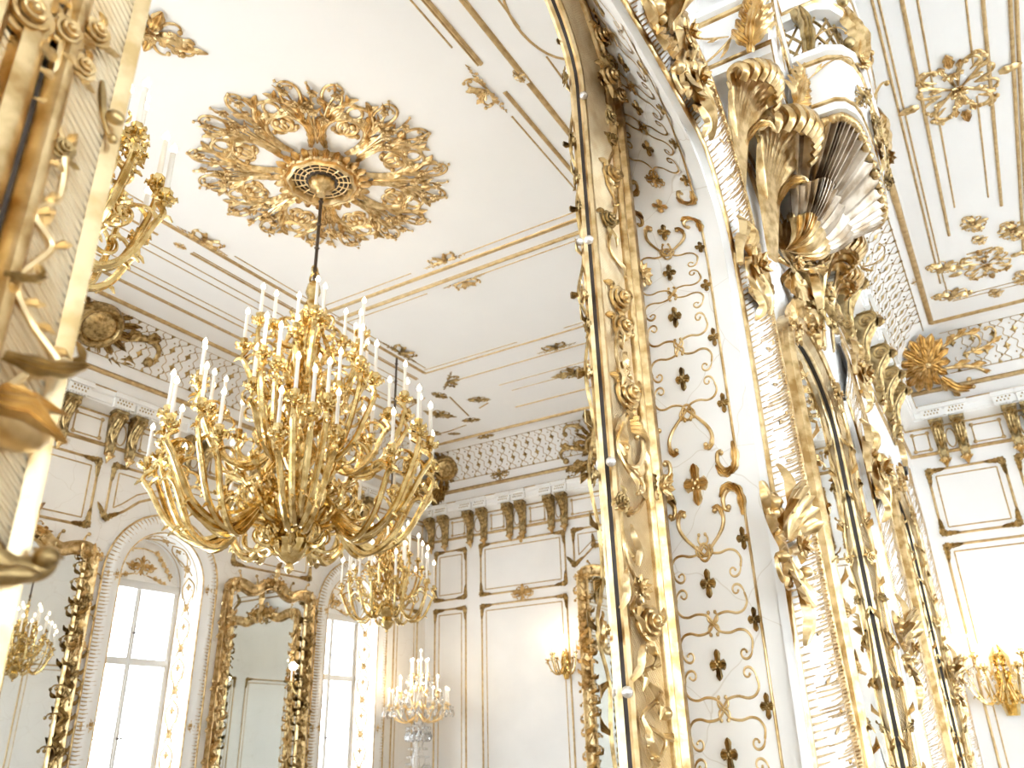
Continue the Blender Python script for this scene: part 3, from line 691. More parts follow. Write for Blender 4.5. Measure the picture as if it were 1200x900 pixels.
# cove cartouches
def cove_thing(label, P, nrm, s, mt, mk, up=VZ):
    N = Vector(nrm).normalized(); V = (up - N*up.dot(N)).normalized(); U = V.cross(N)
    T = thing('cove_cartouche', label, 'cove ornament', mat_of((Vector(P),U,V,N)), 'gilt cartouches on the cove')
    for n, mb, m in mk(s): obj(n, mb, m, T)
    return T
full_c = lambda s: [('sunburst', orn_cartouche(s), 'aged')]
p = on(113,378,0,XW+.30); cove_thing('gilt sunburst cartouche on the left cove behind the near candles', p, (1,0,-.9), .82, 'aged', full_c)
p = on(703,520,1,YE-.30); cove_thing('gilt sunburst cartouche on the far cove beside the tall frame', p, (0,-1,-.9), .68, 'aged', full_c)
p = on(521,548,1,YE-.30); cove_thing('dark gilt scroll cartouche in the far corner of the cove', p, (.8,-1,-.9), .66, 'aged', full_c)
def leafy(s):
    m = MB()
    for k in range(14):
        a = 2*pi*k/14; m.leaf([(cos(a)*s*t*.6,sin(a)*s*t*.75,.1*s*(1-t)) for t in (.05,.3,.6,.85,1.0)], s*.17, .5, 3, .02*s)
    for k in range(8):
        a = 2*pi*(k+.5)/8; m.leaf([(cos(a)*s*t*.36,sin(a)*s*t*.45,.18*s*(1-.5*t)) for t in (.05,.4,.8,1.0)], s*.15, .5, 2, .03*s)
    m.blob((0,0,.22*s), (.09*s,.09*s,.08*s))
    q = MB()
    def half(h):
        scroll(h, (.35*s,-.2*s), .1, 2.0*s, -6.5/s, .065*s, leafy=3); scroll(h, (.3*s,.25*s), .7, 1.5*s, -7.5/s, .06*s, leafy=3)
        scroll(h, (.9*s,.15*s), .2, 1.3*s, 8/s, .05*s, leafy=3); scroll(h, (.3*s,-.4*s), -.8, 1.2*s, 8/s, .06*s, leafy=2)
        h.leaf(cr([(.4*s,-.4*s),(.8*s,-.7*s),(1.3*s,-.72*s)],6), .14*s, .5, 4, .02*s)
    q.merge(sym(half)); return [('leaf_boss', m, 'gold'), ('scrollwork', q, 'gold')]
p = on(1083,425,1,YE-.50); cove_thing('golden leaf boss with wide scrolls in the right-hand cove corner', p, (.45,-1,-.9), .46, 'gold', leafy)
for x, y, lab in ((586,556,'gilt leaf clasp over the far cove moulding'),):
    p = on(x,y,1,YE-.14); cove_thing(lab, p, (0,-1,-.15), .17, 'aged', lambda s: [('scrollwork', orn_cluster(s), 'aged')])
# ================================================================== CONSOLE BRACKETS under the cornice
def console_mesh():
    hw = .055; prof = cr([(.015,-.43),(.045,-.40),(.05,-.32),(.04,-.24),(.06,-.16),(.11,-.09),(.155,-.055),(.16,-.02),(.14,.0)],4)   # (n, v)
    b = MB(); b.loft([[(-hw*(.62+.38*min(1,(v+.45)/.4)),v,0),(-hw*(.62+.38*min(1,(v+.45)/.4)),v,n),(hw*(.62+.38*min(1,(v+.45)/.4)),v,n),(hw*(.62+.38*min(1,(v+.45)/.4)),v,0)] for n, v in prof], True, True)
    o = MB()
    for sg in (-1, 1):
        x = sg*hw
        for q0, q1, wv in ((0,len(prof),.011),):
            pts = [(x*(.62+.38*min(1,(v+.45)/.4)), v, n) for n, v in prof]; o.tube(pts, wv, 5)
        sp = [(x*1.02, -.06+.055*(1-t/26*.75)*sin(.24*t*1.6), .095+.055*(1-t/26*.75)*cos(.24*t*1.6)) for t in range(27)]; o.tube(sp, .010, 5); o.blob((x*1.02,-.06,.095), .018, 6, 4)
        sp = [(x*.9, -.33+.03*(1-t/20*.7)*sin(-.5*t), .035+.03*(1-t/20*.7)*cos(-.5*t)) for t in range(20)]; o.tube(sp, .008, 5)
    lf = MB(); lf.leaf([(0,-.03,.165),(0,-.10,.125),(0,-.17,.075),(0,-.24,.055),(0,-.31,.06)], .05, .4, 4, .0); lf.leaf([(0,-.02,.165),(.0,-.06,.175),(0,-.10,.16)], .065, .5, 2)
    d = MB(); d.fan((0,-.40), pi+.3, 2*pi-.3, .0, .075, 5, .015, .04); d.blob((0,-.42,.035), (.03,.035,.03)); d.leaf([(0,-.40,.04),(0,-.46,.04),(0,-.52,.01)], .035, .5, 2)
    a = MB(); a.box(-.075,.075,0,.03,0,.15)
    return b, o, lf, d, a
cb, co, cl, cd, ca = console_mesh()
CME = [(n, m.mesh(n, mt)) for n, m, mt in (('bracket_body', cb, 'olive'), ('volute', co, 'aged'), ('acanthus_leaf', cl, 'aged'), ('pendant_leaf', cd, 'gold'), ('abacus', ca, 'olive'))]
def console(fr, u, label, v=3.28, s=1.0):
    T = thing('console_bracket', label, 'bracket', mat_of(fr, u, v, 0), 'gilt console brackets under the cornice'); T.scale = (s,s,s)
    for n, me in CME: obj(n, me, None, T)
    return T
ORD = ['first','second','third','fourth','fifth','sixth','seventh','eighth','ninth']
us = [uv(END,x,y)[0] for x, y in ((507,614),(523,611),(552,604),(568,601),(598,595),(613,592),(646,584),(661,581))]
for i, u in enumerate(us): console(END, u, '%s bracket of the %s pair from the corner on the far wall' % (('left','right')[i%2], ORD[i//2]))
ud = [uv(END,x,y)[0] for x, y in ((1097,495),(1121,489),(1181,476),(1203,472))]
for i, u in enumerate(ud): console(END, u, '%s bracket of the %s pair on the wall at far right' % (('left','right')[i%2], ORD[i//2]))
uw = [uv(WIN,x,y)[0] for x, y in ((74,487),(131,502),(154,510))]
pw = uw[2]-uw[1]
for i, u in enumerate([uw[0]-pw, uw[0], uw[1], uw[2], uw[1]+.92, uw[2]+.92, uw[1]+1.84, uw[2]+1.84, uw[1]+2.75, uw[2]+2.75, uw[1]+3.7, uw[2]+3.7]):
    console(WIN, u, '%s dark gilt bracket of the %s pair from the left on the window wall' % (('left','right')[i%2], ORD[i//2]))
um = []
for x, y in ((985,322),(1009,370),(1028,413),(1044,449),(1056,478),(1065,500)):
    r = ray(x,y); t = (XM+.14)/r.x; um.append(min(9.75, r.y*t))
for i, u in enumerate(um): console(MIR, u, '%s big volute bracket from the balcony along the right-hand wall' % ORD[i], 3.30, 1.22)
def spans(us, w=.13, pairs=True):
    out = []
    for i in range(0, len(us)-1, 2): out.append((us[i]-w, (us[i]+us[i+1])/2-.012)); out.append(((us[i]+us[i+1])/2+.012, us[i+1]+w))
    return out
fascia(END, spans(us), ''); fascia(END, spans(ud), '')
fascia(WIN, spans([uw[0]-pw, uw[0], uw[1], uw[2], uw[1]+.92, uw[2]+.92, uw[1]+1.84, uw[2]+1.84, uw[1]+2.75, uw[2]+2.75, uw[1]+3.7, uw[2]+3.7]), '')
fascia(MIR, [(u-.17,u+.17) for u in um], '')
# small oval panels between paired brackets and long panels between pairs, in the frieze
def frieze(fr, us, lo, hi):
    mb = MB()
    for i in range(0, len(us)-1, 2):
        c = (us[i]+us[i+1])/2; r = (us[i+1]-us[i])/2-.06
        if r > .02: mb.strip([(c+r*cos(2*pi*k/20), 3.10+.11*sin(2*pi*k/20)) for k in range(21)], .008, 1)
    edges = [lo]+[x for i in range(0,len(us)-1,2) for x in (us[i]-.1, us[i+1]+.1)]+[hi]
    for a, b in zip(edges[::2], edges[1::2]):
        if b-a > .12:
            for q in ([(a,3.0),(b,3.0)],[(a,3.2),(b,3.2)],[(a+.02,3.0),(a+.02,3.2)],[(b-.02,3.0),(b-.02,3.2)]): mb.strip(q, .008, 1)
            for q in ((a+.02,3.0),(b-.02,3.0),(a+.02,3.2),(b-.02,3.2)): mb.blob((q[0],q[1],.01), (.025,.025,.014), 6, 4)
    trim(mb, 'line', mat_of(fr))
frieze(END, us, -7.5, -1.0); frieze(END, ud, XM+.05, 1.6); frieze(WIN, [uw[0]-pw, uw[0], uw[1], uw[2], uw[1]+.92, uw[2]+.92, uw[1]+1.84, uw[2]+1.84, uw[1]+2.75, uw[2]+2.75, uw[1]+3.7, uw[2]+3.7], 3.2, 9.9)
# ================================================================== CANDLES, CHANDELIERS
def candle_parts(L=.24, r=.0125, cr_=.045):
    c = MB(); c.lathe([(r,0),(r*.93,L*.84),(r*.6,L*.85)], 10)
    b = MB(); b.lathe([(r*.5,L*.84),(r*1.25,L*.89),(r*1.3,L*.93),(r*.8,L*.98),(r*.12,L*1.04)], 8)
    return c.mesh('candle','candle'), b.mesh('bulb','bulb')
CAND = candle_parts(.275,.0125); CAND_S = candle_parts(.2,.012)
def cup(mb, p, s=1.0):
    t = MB(); t.lathe([(.008,-.07),(.018,-.055),(.012,-.045),(.026,-.035),(.046,-.02),(.049,-.012),(.026,-.008),(.022,.0),(.03,.02),(.026,.035),(.012,.035)], 12, 6, .09)
    mb.merge(t, lambda q: (p[0]+q[0]*s, p[1]+q[1]*s, p[2]+q[2]*s))
    for k in range(6):
        a = 2*pi*k/6; pts = [(p[0]+cos(a)*s*r_, p[1]+sin(a)*s*r_, p[2]+z*s) for r_, z in ((.02,-.03),(.04,-.028),(.057,-.008),(.062,-.03))]
        mb.tube(pts, [.012*s,.016*s,.012*s,.004*s], 5)
def arm_mesh(R, zc, r0, z0, dip, az, thick=.017, up=.16, s=1.0):
    """S-curved arm from (r0,z0) out to radius R; az bends it sideways"""
    mb = MB(); d = R-r0
    prof = cr([(r0,z0),(r0+.16*d,z0-dip*.55),(r0+.42*d,z0-dip),(r0+.72*d,z0-dip*.62),(r0+.93*d,z0+(zc-z0)*.28),(R*1.01,zc-up*.55),(R-.07*d,zc-up*.25),(R,zc-.07)],5)
    def at(r, z, k): a = az*min(1,max(0,(r-r0)/d))**1.0; return (r*cos(a), r*sin(a), z)
    P = [at(r,z,0) for r, z in prof]; n = len(P)
    mb.tube(P, [thick*(1.25-.55*i/(n-1)) for i in range(n)], 6)
    # leaf sheaths wrapped on the arm
    for i0, i1, w in ((int(n*.10),int(n*.42),.016),(int(n*.44),int(n*.68),.013)):
        seg = P[i0:i1+1]; m = len(seg)
        mb.tube([(q[0],q[1],q[2]-.006) for q in seg], [thick*.8+w*s*.62*sin(pi*(j+.5)/m)*(.7+.3*abs(cos(3*pi*j/m))) for j in range(m)], 6, .55)
        e = seg[-1]; rr = hypot(e[0],e[1]); ca, sa = e[0]/rr, e[1]/rr
        mb.tube([e,(e[0]+.03*ca*s,e[1]+.03*sa*s,e[2]-.01*s),(e[0]+.05*ca*s,e[1]+.05*sa*s,e[2]-.035*s)], [.012*s,.012*s,.004], 5)
    # counter-curl
    i = int(n*.6); e = P[i]; rr = hypot(e[0],e[1]); ca, sa = e[0]/rr, e[1]/rr
    cur = clo((0,0), 1.9, .24*s, 6/s, 26/s, 16, 1.5)
    mb.tube([(e[0]-q[0]*ca*-1*0+ca*q[0],e[1]+sa*q[0],e[2]+q[1]) for q in cur], [thick*.75*(1-.5*j/16) for j in range(17)], 5)
    cup(mb, at(R,zc,0), s); return mb, at(R,zc,0)
def lathe_obj(name, prof, mt, T, n=20, fl=0, am=0.): 
    b = MB(); b.lathe(prof, n, fl, am); return obj(name, b, mt, T)
def bracket_scroll(r0, z0, h, w, s=1.0):
    """vertical C-scroll fin with leaves, in the xz plane"""
    mb = MB(); c = cr([(r0,z0),(r0+w*.7,z0+h*.12),(r0+w,z0+h*.4),(r0+w*.55,z0+h*.75),(r0+w*.2,z0+h)],6)
    mb.tube([(p[0],0,p[1]) for p in c], [.02*s*(1-.5*i/len(c)) for i in range(len(c))], 6)
    for (q, a, k) in ((c[0],2.6,-1),(c[-1],.6,-1),(c[len(c)//2],-.8,1)):
        l = clo((q[0],q[1]), a, .26*s, k*5/s, k*24/s, 16, 1.5); mb.tube([(p[0],0,p[1]) for p in l], [.017*s*(1-.55*i/16) for i in range(17)], 5)
    for q in c[4::5]:
        mb.tube([(q[0],0,q[1]),(q[0]+.045*s,.012*s,q[1]+.03*s),(q[0]+.075*s,.0,q[1]+.085*s),(q[0]+.06*s,0,q[1]+.12*s)], [.012*s,.026*s,.018*s,.003], 5, .5)
    return mb
def chandelier(label, X, Y, tiers, core, rod, cand, s=1.0, mt='gold2', group='gilt candle chandeliers', fins=()):
    """tiers: (R, z, groups, per_group, r0, z0, dip, fan); z measured in layout height"""
    T = thing('chandelier', label, 'chandelier', mat_of((Vector((X,Y,0)),VX,VY,VZ)), group)
    zt = rod[0]
    lathe_obj('stem', core, mt, T, 20, 10, .05)
    ro = MB(); ro.tube([(0,0,zt),(0,0,ZC-.05)], rod[1], 8)
    k = zt+.06
    while k < ZC-.1: ro.blob((0,0,k), (rod[1]*1.7,rod[1]*1.7,rod[1]*1.1), 8, 4); k += .22
    obj('hanging_rod', ro, 'iron', T)
    ri = MB(); ri.tube([(.045*cos(t*2*pi/14)*s,0,zt+.01+.045*sin(t*2*pi/14)*s) for t in range(15)], .009*s, 6); ri.tube([(0,.03*cos(t*2*pi/14)*s,zt+.075+.04*sin(t*2*pi/14)*s) for t in range(15)], .008*s, 6); obj('hook', ri, mt, T)
    for ti, (R, zc, G, per, r0, z0, dip, fan) in enumerate(tiers):
        variants = []
        for j in range(per):
            q = (j-(per-1)/2); RR = R*((.84,.97,1.0,.88,.80)[j%5] if per > 2 else 1-.1*(j%2)); zz = zc + s*(-.11,.06,-.03,.09,-.07)[j%5]
            az = fan*q
            mb, tip = arm_mesh(RR, zz, r0, z0, dip*(1+.12*abs(q)), az, .0165*s+.003, .2*s, s)
            variants.append((mb.mesh('arm', mt), tip))
        for g in range(G):
            ang = 2*pi*(g+.5*(ti%2)+.21)/G
            for me, tip in variants:
                a = obj('arm', me, None, T); a.rotation_euler.z = ang
                c = obj('candle', cand[0], None, a); c.location = tip; b_ = obj('bulb', cand[1], None, a); b_.location = tip
    for (n, r0, z0, h, w, ph) in fins:
        me = bracket_scroll(r0, z0, h, w, s).mesh('scroll_bracket', mt)
        for k in range(n):
            o = obj('scroll_bracket', me, None, T); o.rotation_euler.z = 2*pi*(k+ph)/n
    return T
A = on(378,215,2,ZC)
core = [(.0,1.07),(.018,1.085),(.03,1.11),(.02,1.135),(.06,1.16),(.105,1.21),(.13,1.29),(.09,1.33),(.11,1.35),(.14,1.365),(.2,1.42),(.245,1.49),(.25,1.53),(.18,1.56),(.1,1.60),(.07,1.68),(.06,1.75),(.1,1.82),(.13,1.9),(.10,1.98),(.06,2.05),(.05,2.15),(.09,2.22),(.12,2.30),(.08,2.38),(.05,2.45),(.045,2.58),(.08,2.66),(.085,2.74),(.05,2.82),(.04,2.95),(.055,3.03),(.05,3.08),(.03,3.12),(.055,3.18),(.045,3.24),(.02,3.28),(.0,3.29)]
chandelier('largest gilt chandelier, hanging from the ceiling rosette with three tiers of lit candles', A.x, A.y,
    [(1.0,1.86,7,5,.24,1.55,.25,.105),(.73,2.28,7,3,.14,1.95,.18,.15),(.46,2.74,6,2,.10,2.42,.15,.26),(.27,2.95,4,1,.06,2.76,.07,0)],
    core, (3.30,.013), CAND, 1.0, 'gold2', None,
    fins=((8,.10,1.58,.50,.26,.0),(8,.07,2.05,.42,.2,.5),(6,.05,2.5,.4,.14,.0),(12,.16,1.38,.22,.17,.25),(8,.07,1.2,.16,.07,0)))
B = on(465,415,2,ZC); q = .55
def core_at(zb, k): return [(r*k, zb+(z-1.07)*k) for r, z in core]
chandelier('small gilt chandelier hanging in the far corner before the farther window', B.x, B.y,
    [(.47,1.62,8,2,.13,1.36,.14,.24),(.34,1.80,6,2,.08,1.55,.10,.3),(.2,2.0,5,1,.05,1.8,.08,0)],
    core_at(1.09,.52), (1.09+2.22*.52+.01,.012), CAND, .62, 'gold2', None,
    fins=((8,.05,1.3,.3,.16,0),(8,.04,1.6,.28,.13,.5),(6,.03,1.9,.25,.08,0)))
NC = on(54,192,0,-3.05)
zb = NC.z-.55
chandelier('near gilt chandelier at upper left, partly hidden by the blurred frame', NC.x, NC.y,
    [(.48,NC.z+.02,8,2,.13,zb+.27,.16,.24),(.36,NC.z+.16,6,2,.08,zb+.46,.12,.3),(.22,NC.z+.40,5,1,.05,zb+.7,.08,0)],
    core_at(zb,.52), (zb+2.22*.52+.01,.012), CAND, .85, 'gold2', None,
    fins=((8,.05,zb+.2,.3,.18,0),(8,.04,zb+.5,.28,.15,.5),(6,.03,zb+.8,.25,.1,0)))
chandelier('small gilt chandelier behind the tall frame, seen reflected in the leftmost mirror', -2.3, 6.95,
    [(.47,1.62,8,2,.13,1.36,.14,.24),(.34,1.80,6,2,.08,1.55,.10,.3),(.2,2.0,5,1,.05,1.8,.08,0)],
    core_at(1.09,.52), (1.09+2.22*.52+.01,.012), CAND, .62, 'gold2', None, fins=((8,.05,1.3,.3,.16,0),(8,.04,1.6,.28,.13,.5)))
NICV = (Vector((XN-.014,0,0)), -VY, VZ, -VX)
panel(NICV, rect(-7.5,-6.3,-.8,1.5), 'gilt panel moulding reflected in the leftmost mirror, nearer one'); panel(NICV, rect(-9.2,-7.8,-.8,1.5), 'gilt panel moulding reflected in the leftmost mirror, farther one')
# ------------------------------------------------------------------ sconces on the end wall
def sconce(label, u, v, s=1.0, crystal=False, n=7):
    T = thing('wall_sconce', label, 'wall sconce', mat_of(END, u, v, 0))
    p = MB(); p.leaf(cr([(0,-.3*s,.02),(0,0,.05),(0,.25*s,.02)],6), .1*s, .5, 4); p.blob((0,0,.05), (.05*s,.06*s,.04*s)); p.flower((0,.1*s), .06*s, 6, 2, .05); obj('back_plate', p, 'gold2', T)
    for k in range(n):
        a = pi*(k+.5)/n; R = (.34 if k%2 else .26)*s; zc = (.06 if k%2 else .16)*s
        mb, tip = arm_mesh(R, zc, .04*s, -.05*s, .16*s, 0, .010, .1*s, .6*s)
        ar = obj('arm', mb, 'gold2', T); ar.matrix_basis = Matrix(((cos(a),-sin(a),0,0),(0,0,1,0),(sin(a),cos(a),0,.03),(0,0,0,1)))
        c = obj('candle', CAND_S[0], None, ar); c.location = tip; b_ = obj('bulb', CAND_S[1], None, ar); b_.location = tip
        if crystal:
            for q in range(3):
                d = obj('crystal_drop', DROP, None, ar); d.location = (tip[0]+.05*cos(q*2.1)*s, tip[1]+.05*sin(q*2.1)*s, tip[2]-.09*s)
    return T
d = MB(); d.lathe([(.0,-.07),(.016,-.055),(.02,-.035),(.008,-.012),(.0,.0)], 6); d.blob((0,0,.012), .011, 6, 4); DROP = d.mesh('crystal_drop','crystal', False)
us1, vs1 = uv(END, 664, 776); sconce('small lit gilt sconce left of the gilt mirror on the far wall', us1, vs1, .72)
us2, vs2 = -4.09*2-us1, vs1; sconce('lit gilt sconce right of the gilt mirror on the far wall, behind the tall frame', us2, vs2, .72)
us3, vs3 = uv(END, 1176, 792); sconce('bright lit sconce with crystal drops on the wall at far right', us3, vs3, 1.25, True, 9)
# ------------------------------------------------------------------ crystal candelabrum by the far corner
Pc = on(491,818,1,9.25)
T = thing('crystal_candelabrum', 'tall lit crystal candelabrum standing in the far corner below the small chandelier', 'candelabrum', mat_of((Vector((Pc.x,Pc.y,-EYE)),VX,VY,VZ)))
zc = Pc.z+EYE
lathe_obj('base', [(.26,0),(.26,.05),(.2,.08),(.1,.14),(.06,.3),(.05,.7),(.07,.75),(.05,.8),(.0,.8)], 'gold2', T)
lathe_obj('crystal_stem', [(.03,.78),(.06,.84),(.035,.9),(.085,1.0),(.10,zc-.75),(.05,zc-.62),(.08,zc-.52),(.04,zc-.45),(.10,zc-.36),(.05,zc-.27),(.03,zc-.1),(.05,zc),(.02,zc+.1),(.03,zc+.25),(.0,zc+.30)], 'crystal', T, 10)
nd = 0
for (R, z, n) in ((.40,zc-.08,10),(.27,zc+.08,8),(.12,zc+.30,6)):
    mb, tip = arm_mesh(R, z, .03, z-.12, .1, 0, .008, .1, .5); me = mb.mesh('arm','pale')
    for k in range(n):
        a = obj('arm', me, None, T); a.rotation_euler.z = 2*pi*(k+.3)/n
        c = obj('candle', CAND_S[0], None, a); c.location = tip; b_ = obj('bulb', CAND_S[1], None, a); b_.location = tip
        for q in range(3):
            dd = obj('crystal_drop', DROP, None, a); dd.location = (tip[0]+.06*cos(q*2.1), tip[1]+.06*sin(q*2.1), tip[2]-.06); dd.scale = (1.3,1.3,1.5)
mb, tip = arm_mesh(.02, zc+.42, .01, zc+.3, .02, 0, .008, .05, .5); a = obj('arm', mb, 'pale', T); c = obj('candle', CAND_S[0], None, a); c.location = tip; b_ = obj('bulb', CAND_S[1], None, a); b_.location = tip
for k in range(14):
    dd = obj('crystal_drop', DROP, None, T); dd.location = (.15*cos(2*pi*k/14),.15*sin(2*pi*k/14),zc-.40); dd.scale = (2,2,2)
sw = MB()
for k in range(8):
    a = 2*pi*k/8
    for t in range(9):
        q = t/8; r = .10+.12*q; z = zc-.52-.45*q+.12*sin(pi*q)*-1; sw.blob((r*cos(a),r*sin(a),z), .017, 6, 4)
obj('bead_swags', sw, 'crystal', T)
# ================================================================== MIRRORS
def sweep(path, prof, flip=False):
    """path 2D polyline in (u,v); prof list of (offset to the left of travel, n)"""
    m = len(path); rings = []
    for i in range(m):
        a, b = Vector(path[max(i-1,0)]), Vector(path[min(i+1,m-1)]); p = Vector(path[i])
        if 0 < i < m-1:
            e1, e2 = (p-a).normalized(), (b-p).normalized(); n1, n2 = Vector((-e1.y,e1.x)), Vector((-e2.y,e2.x)); k = n1+n2; k = k/max(.5,k.dot(n1))
        else:
            e = (b-a).normalized(); k = Vector((-e.y,e.x))
        rings.append([(p.x+k.x*o, p.y+k.y*o, n) for o, n in prof])
    mb = MB(); mb.loft(rings); return mb
def rococo_side(L, w, seed):
    """climbing carving for a frame side, along v from 0 to L"""
    mb = MB(); rnd = random.Random(seed); v = .06; sg = 1
    while v < L-.05:
        k = rnd.random()
        if k < .35: mb.flower((sg*w*.15, v), w*.40, 5, 2, .02, rnd.random()*2)
        elif k < .7: scroll(mb, (-sg*w*.3, v-.04), 1.2 if sg > 0 else 1.9, .26, sg*-30, w*.13, leafy=1)
        else: mb.leaf(cr([(-sg*w*.4,v-.05),(sg*w*.1,v),(sg*w*.55,v+.06)],5), w*.26, .5, 3, .015)
        if rnd.random() < .5: mb.leaf(cr([(sg*w*.2,v),(sg*w*.7,v+.02),(sg*w*.85,v+.06)],4), w*.16, .5, 2, .01)
        v += .05+.04*rnd.random(); sg = -sg
    return mb
def wall_mirror(label, fr, uc, hw, zt, zb, seed, w=.13, crest=.17):
    T = thing('wall_mirror', label, 'mirror', mat_of(fr, uc, zt, .005))
    H = zt-zb
    right = cr([(hw,-.02),(hw*.97,.05),(hw*.8,.045),(hw*.55,.0),(hw*.3,.04),(hw*.15,.1),(0,.12)],5)
    path = [(hw,-H),(hw,-H*.5)]+right; path = path+[(-p[0],p[1]) for p in path[::-1][1:]]
    g = MB(); inner = [(p[0]*(1-.0), p[1]) for p in path]
    g.add([(0,-H,.012)]+[(p[0],p[1],.012) for p in inner], [(0,i+1,i+2) for i in range(len(inner)-1)]); obj('mirror_glass', g, 'mirror', T, False)
    prof = [(.0,.0),(.0,.03),(.015,.045),(.03,.035),(.04,.03),(w*.55,.04),(w*.75,.05),(w*.82,.07),(w*.95,.075),(w,.06),(w,0)]
    prof = [(-(o-.02) if False else o*-1, n) for o, n in prof]
    obj('frame', sweep(path, prof), 'gold', T)
    for sg in (-1,1):
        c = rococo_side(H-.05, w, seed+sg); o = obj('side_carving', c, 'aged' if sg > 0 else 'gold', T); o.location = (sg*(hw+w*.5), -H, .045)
        k = orn_cluster(.13,0); o = obj('corner_carving', k, 'gold', T); o.location = (sg*(hw+w*.4), .06, .06); o.scale = (1,1.25,1.3)
        k = orn_cluster(.11,0); o = obj('side_shell', k, 'gold', T); o.location = (sg*(hw+w*.5), -.78, .06); o.scale = (.9,1.5,1.3)
        def knob(m): scroll(m, (0,0), pi/2, .16, -sg*16, .02)
        k = MB(); knob(k); o = obj('crest_curl', k, 'gold', T); o.location = (sg*hw*.9,.1,.05)
        k = MB(); knob(k); o = obj('crest_curl', k, 'aged', T); o.location = (sg*hw*.45,.08,.05)
    k = orn_cluster(crest,1); k.leaf(cr([(0,crest*.4),(-.02,crest*.9),(.04,crest*1.35)],5), crest*.22, .5, 3, .03); o = obj('crest', k, 'gold', T); o.location = (0,.19,.06); o.scale = (1,1.1,1.4)
    return T
wall_mirror('tall gilt mirror with a carved crest between the two arched windows', WIN, 6.93, .57, 1.70, -.8, 5)
wall_mirror('leftmost tall gilt mirror on the window wall, cut by the blurred frame', WIN, 3.96, .57, 1.76, -.8, 9)
wall_mirror('gilt mirror with a flaring crest on the far wall beside the small sconce', END, -4.09, .74, 2.05, -.8, 13, .15, .3)
# ---------------------------------------------------------- tall frames of the right-hand wall
def frame_path(c, hw, sp, ri, bot): return [(p[0]-c,p[1]) for p in outline(c,hw,sp,ri,bot)]
RAIL1 = [(.0,.0),(-.008,.012),(-.004,.024),(.008,.026),(.020,.020)]
GROUND = [(.018,.018),(.10,.026),(.19,.040)]
RAIL2 = [(.19,.038),(.19,.055),(.20,.066),(.214,.064),(.222,.046),(.238,.046),(.25,.076),(.272,.080),(.288,.070),(.294,.050),(.318,.046),(.325,.0)]
RAIL1S = [(.002,.013),(-.003,.020),(.002,.028),(.010,.030),(.014,.026)]
GROUNDS = [(.012,.030),(.034,.055)]
RAIL2S = [(.034,.054),(.034,.064),(.042,.070),(.05,.064),(.058,.072),(.075,.074),(.084,.066),(.088,.06),(.10,.055),(.105,0)]
NT = .014
def neg(pr): return [(o,-NT-n) for o, n in pr]
def tall_frame(label, c, glass):
    T = thing('tall_mirror_frame', label, 'mirror frame', mat_of(MIR if glass else NIC, c, 0, 0))
    if glass:
        path = frame_path(MC,MHW,MSP,MRISE,MBOT)
        obj('inner_rail', sweep(path, RAIL1S), 'pale', T); obj('hatched_ground', sweep(path, GROUNDS), 'hatch', T); obj('outer_rail', sweep(path, RAIL2S), 'gold', T)
        g = MB(); g.add([(0,0,.004)]+[(p[0],p[1],.004) for p in path], [(0,i+1,i+2) for i in range(len(path)-1)]); obj('mirror_glass', g, 'mirror', T, False)
        obj('dark_edge', sweep(path, [(.0,.003),(.001,.014)]), 'dark', T)
    else:
        path = frame_path(NC_,NHW,NSP,NRISE,NBOT)
        obj('inner_rail', sweep(path, RAIL1), 'pale', T); obj('hatched_ground', sweep(path, GROUND), 'hatch', T); obj('outer_rail', sweep(path, RAIL2), 'gold', T)
        obj('reflected_inner_rail', sweep(path, neg(RAIL1)), 'pale', T); obj('reflected_hatched_ground', sweep(path, neg(GROUND)), 'hatch', T)  # added copies of the rails, modelling their reflection in the mirror
        obj('dark_edge', sweep(path, [(0.0,-NT-.002),(.0,.002)]), 'dark', T)
    return T
BIG = tall_frame('huge gilded rose-carved frame close to the camera, framing the mirrored room at left', NC_, False)
def big_local(x, y, X):
    p = on(x, y, 0, X); return (p.y-NC_, p.z, X-XN)
def frame_orn(name, me, x, y, X, yaw, mt=None, roll=0, sc=1.0):
    """carving stuck on the frame, turned towards the opening by yaw (radians about the vertical)"""
    o = obj(name, me, mt, BIG); o.location = big_local(x, y, X)
    # local axes of BIG: x=Y world, y=Z world, z=X world
    o.rotation_euler = Matrix.Rotation(-yaw,3,'Y').to_4x4().to_euler() if not roll else (Matrix.Rotation(-yaw,3,'Y')@Matrix.Rotation(roll,3,'Z')).to_euler()
    o.scale = (sc*1.6,)*3; return o
KB = 1.6   # carving scale on the large frame
ROSE = [orn_rose(.025).mesh('rose','gold'), orn_rose(.022).mesh('rose','aged'), orn_rose(.020).mesh('rose','gold')]
lily = MB(); lily.flower((0,0), .034, 8, 2, 0); lily.flower((0,0), .020, 5, 1, .012)
LILY = lily.mesh('lily','gold')
for x, y, k, s in ((700,8,2,1.0),(716,18,0,1.1),(703,44,0,1.0),(722,58,1,.9),(712,92,0,1.15),(726,112,2,.9),(714,138,1,.8)): frame_orn('rose', ROSE[k], x, y, -.90, .2, None, x*.7, s*1.2)
for x, y, k, s in ((715,207,0,1.0),(712,258,1,.85),(716,165,1,.8),(724,352,0,1.05),(727,385,0,1.0),(733,463,0,1.15),(728,588,1,.7),(757,730,0,1.15),(731,432,2,.7)):
    frame_orn('rose', ROSE[k], x, y, -.962, .3, None, x*.7, s*1.3)
for x, y, r, s in ((748,322,-.6,1.1),(771,572,-1.4,1.15),(733,130,.4,.7),(749,690,-.8,.8),(705,95,.5,.8)): frame_orn('lily', LILY, x, y, -.945, .3, None, r, s)
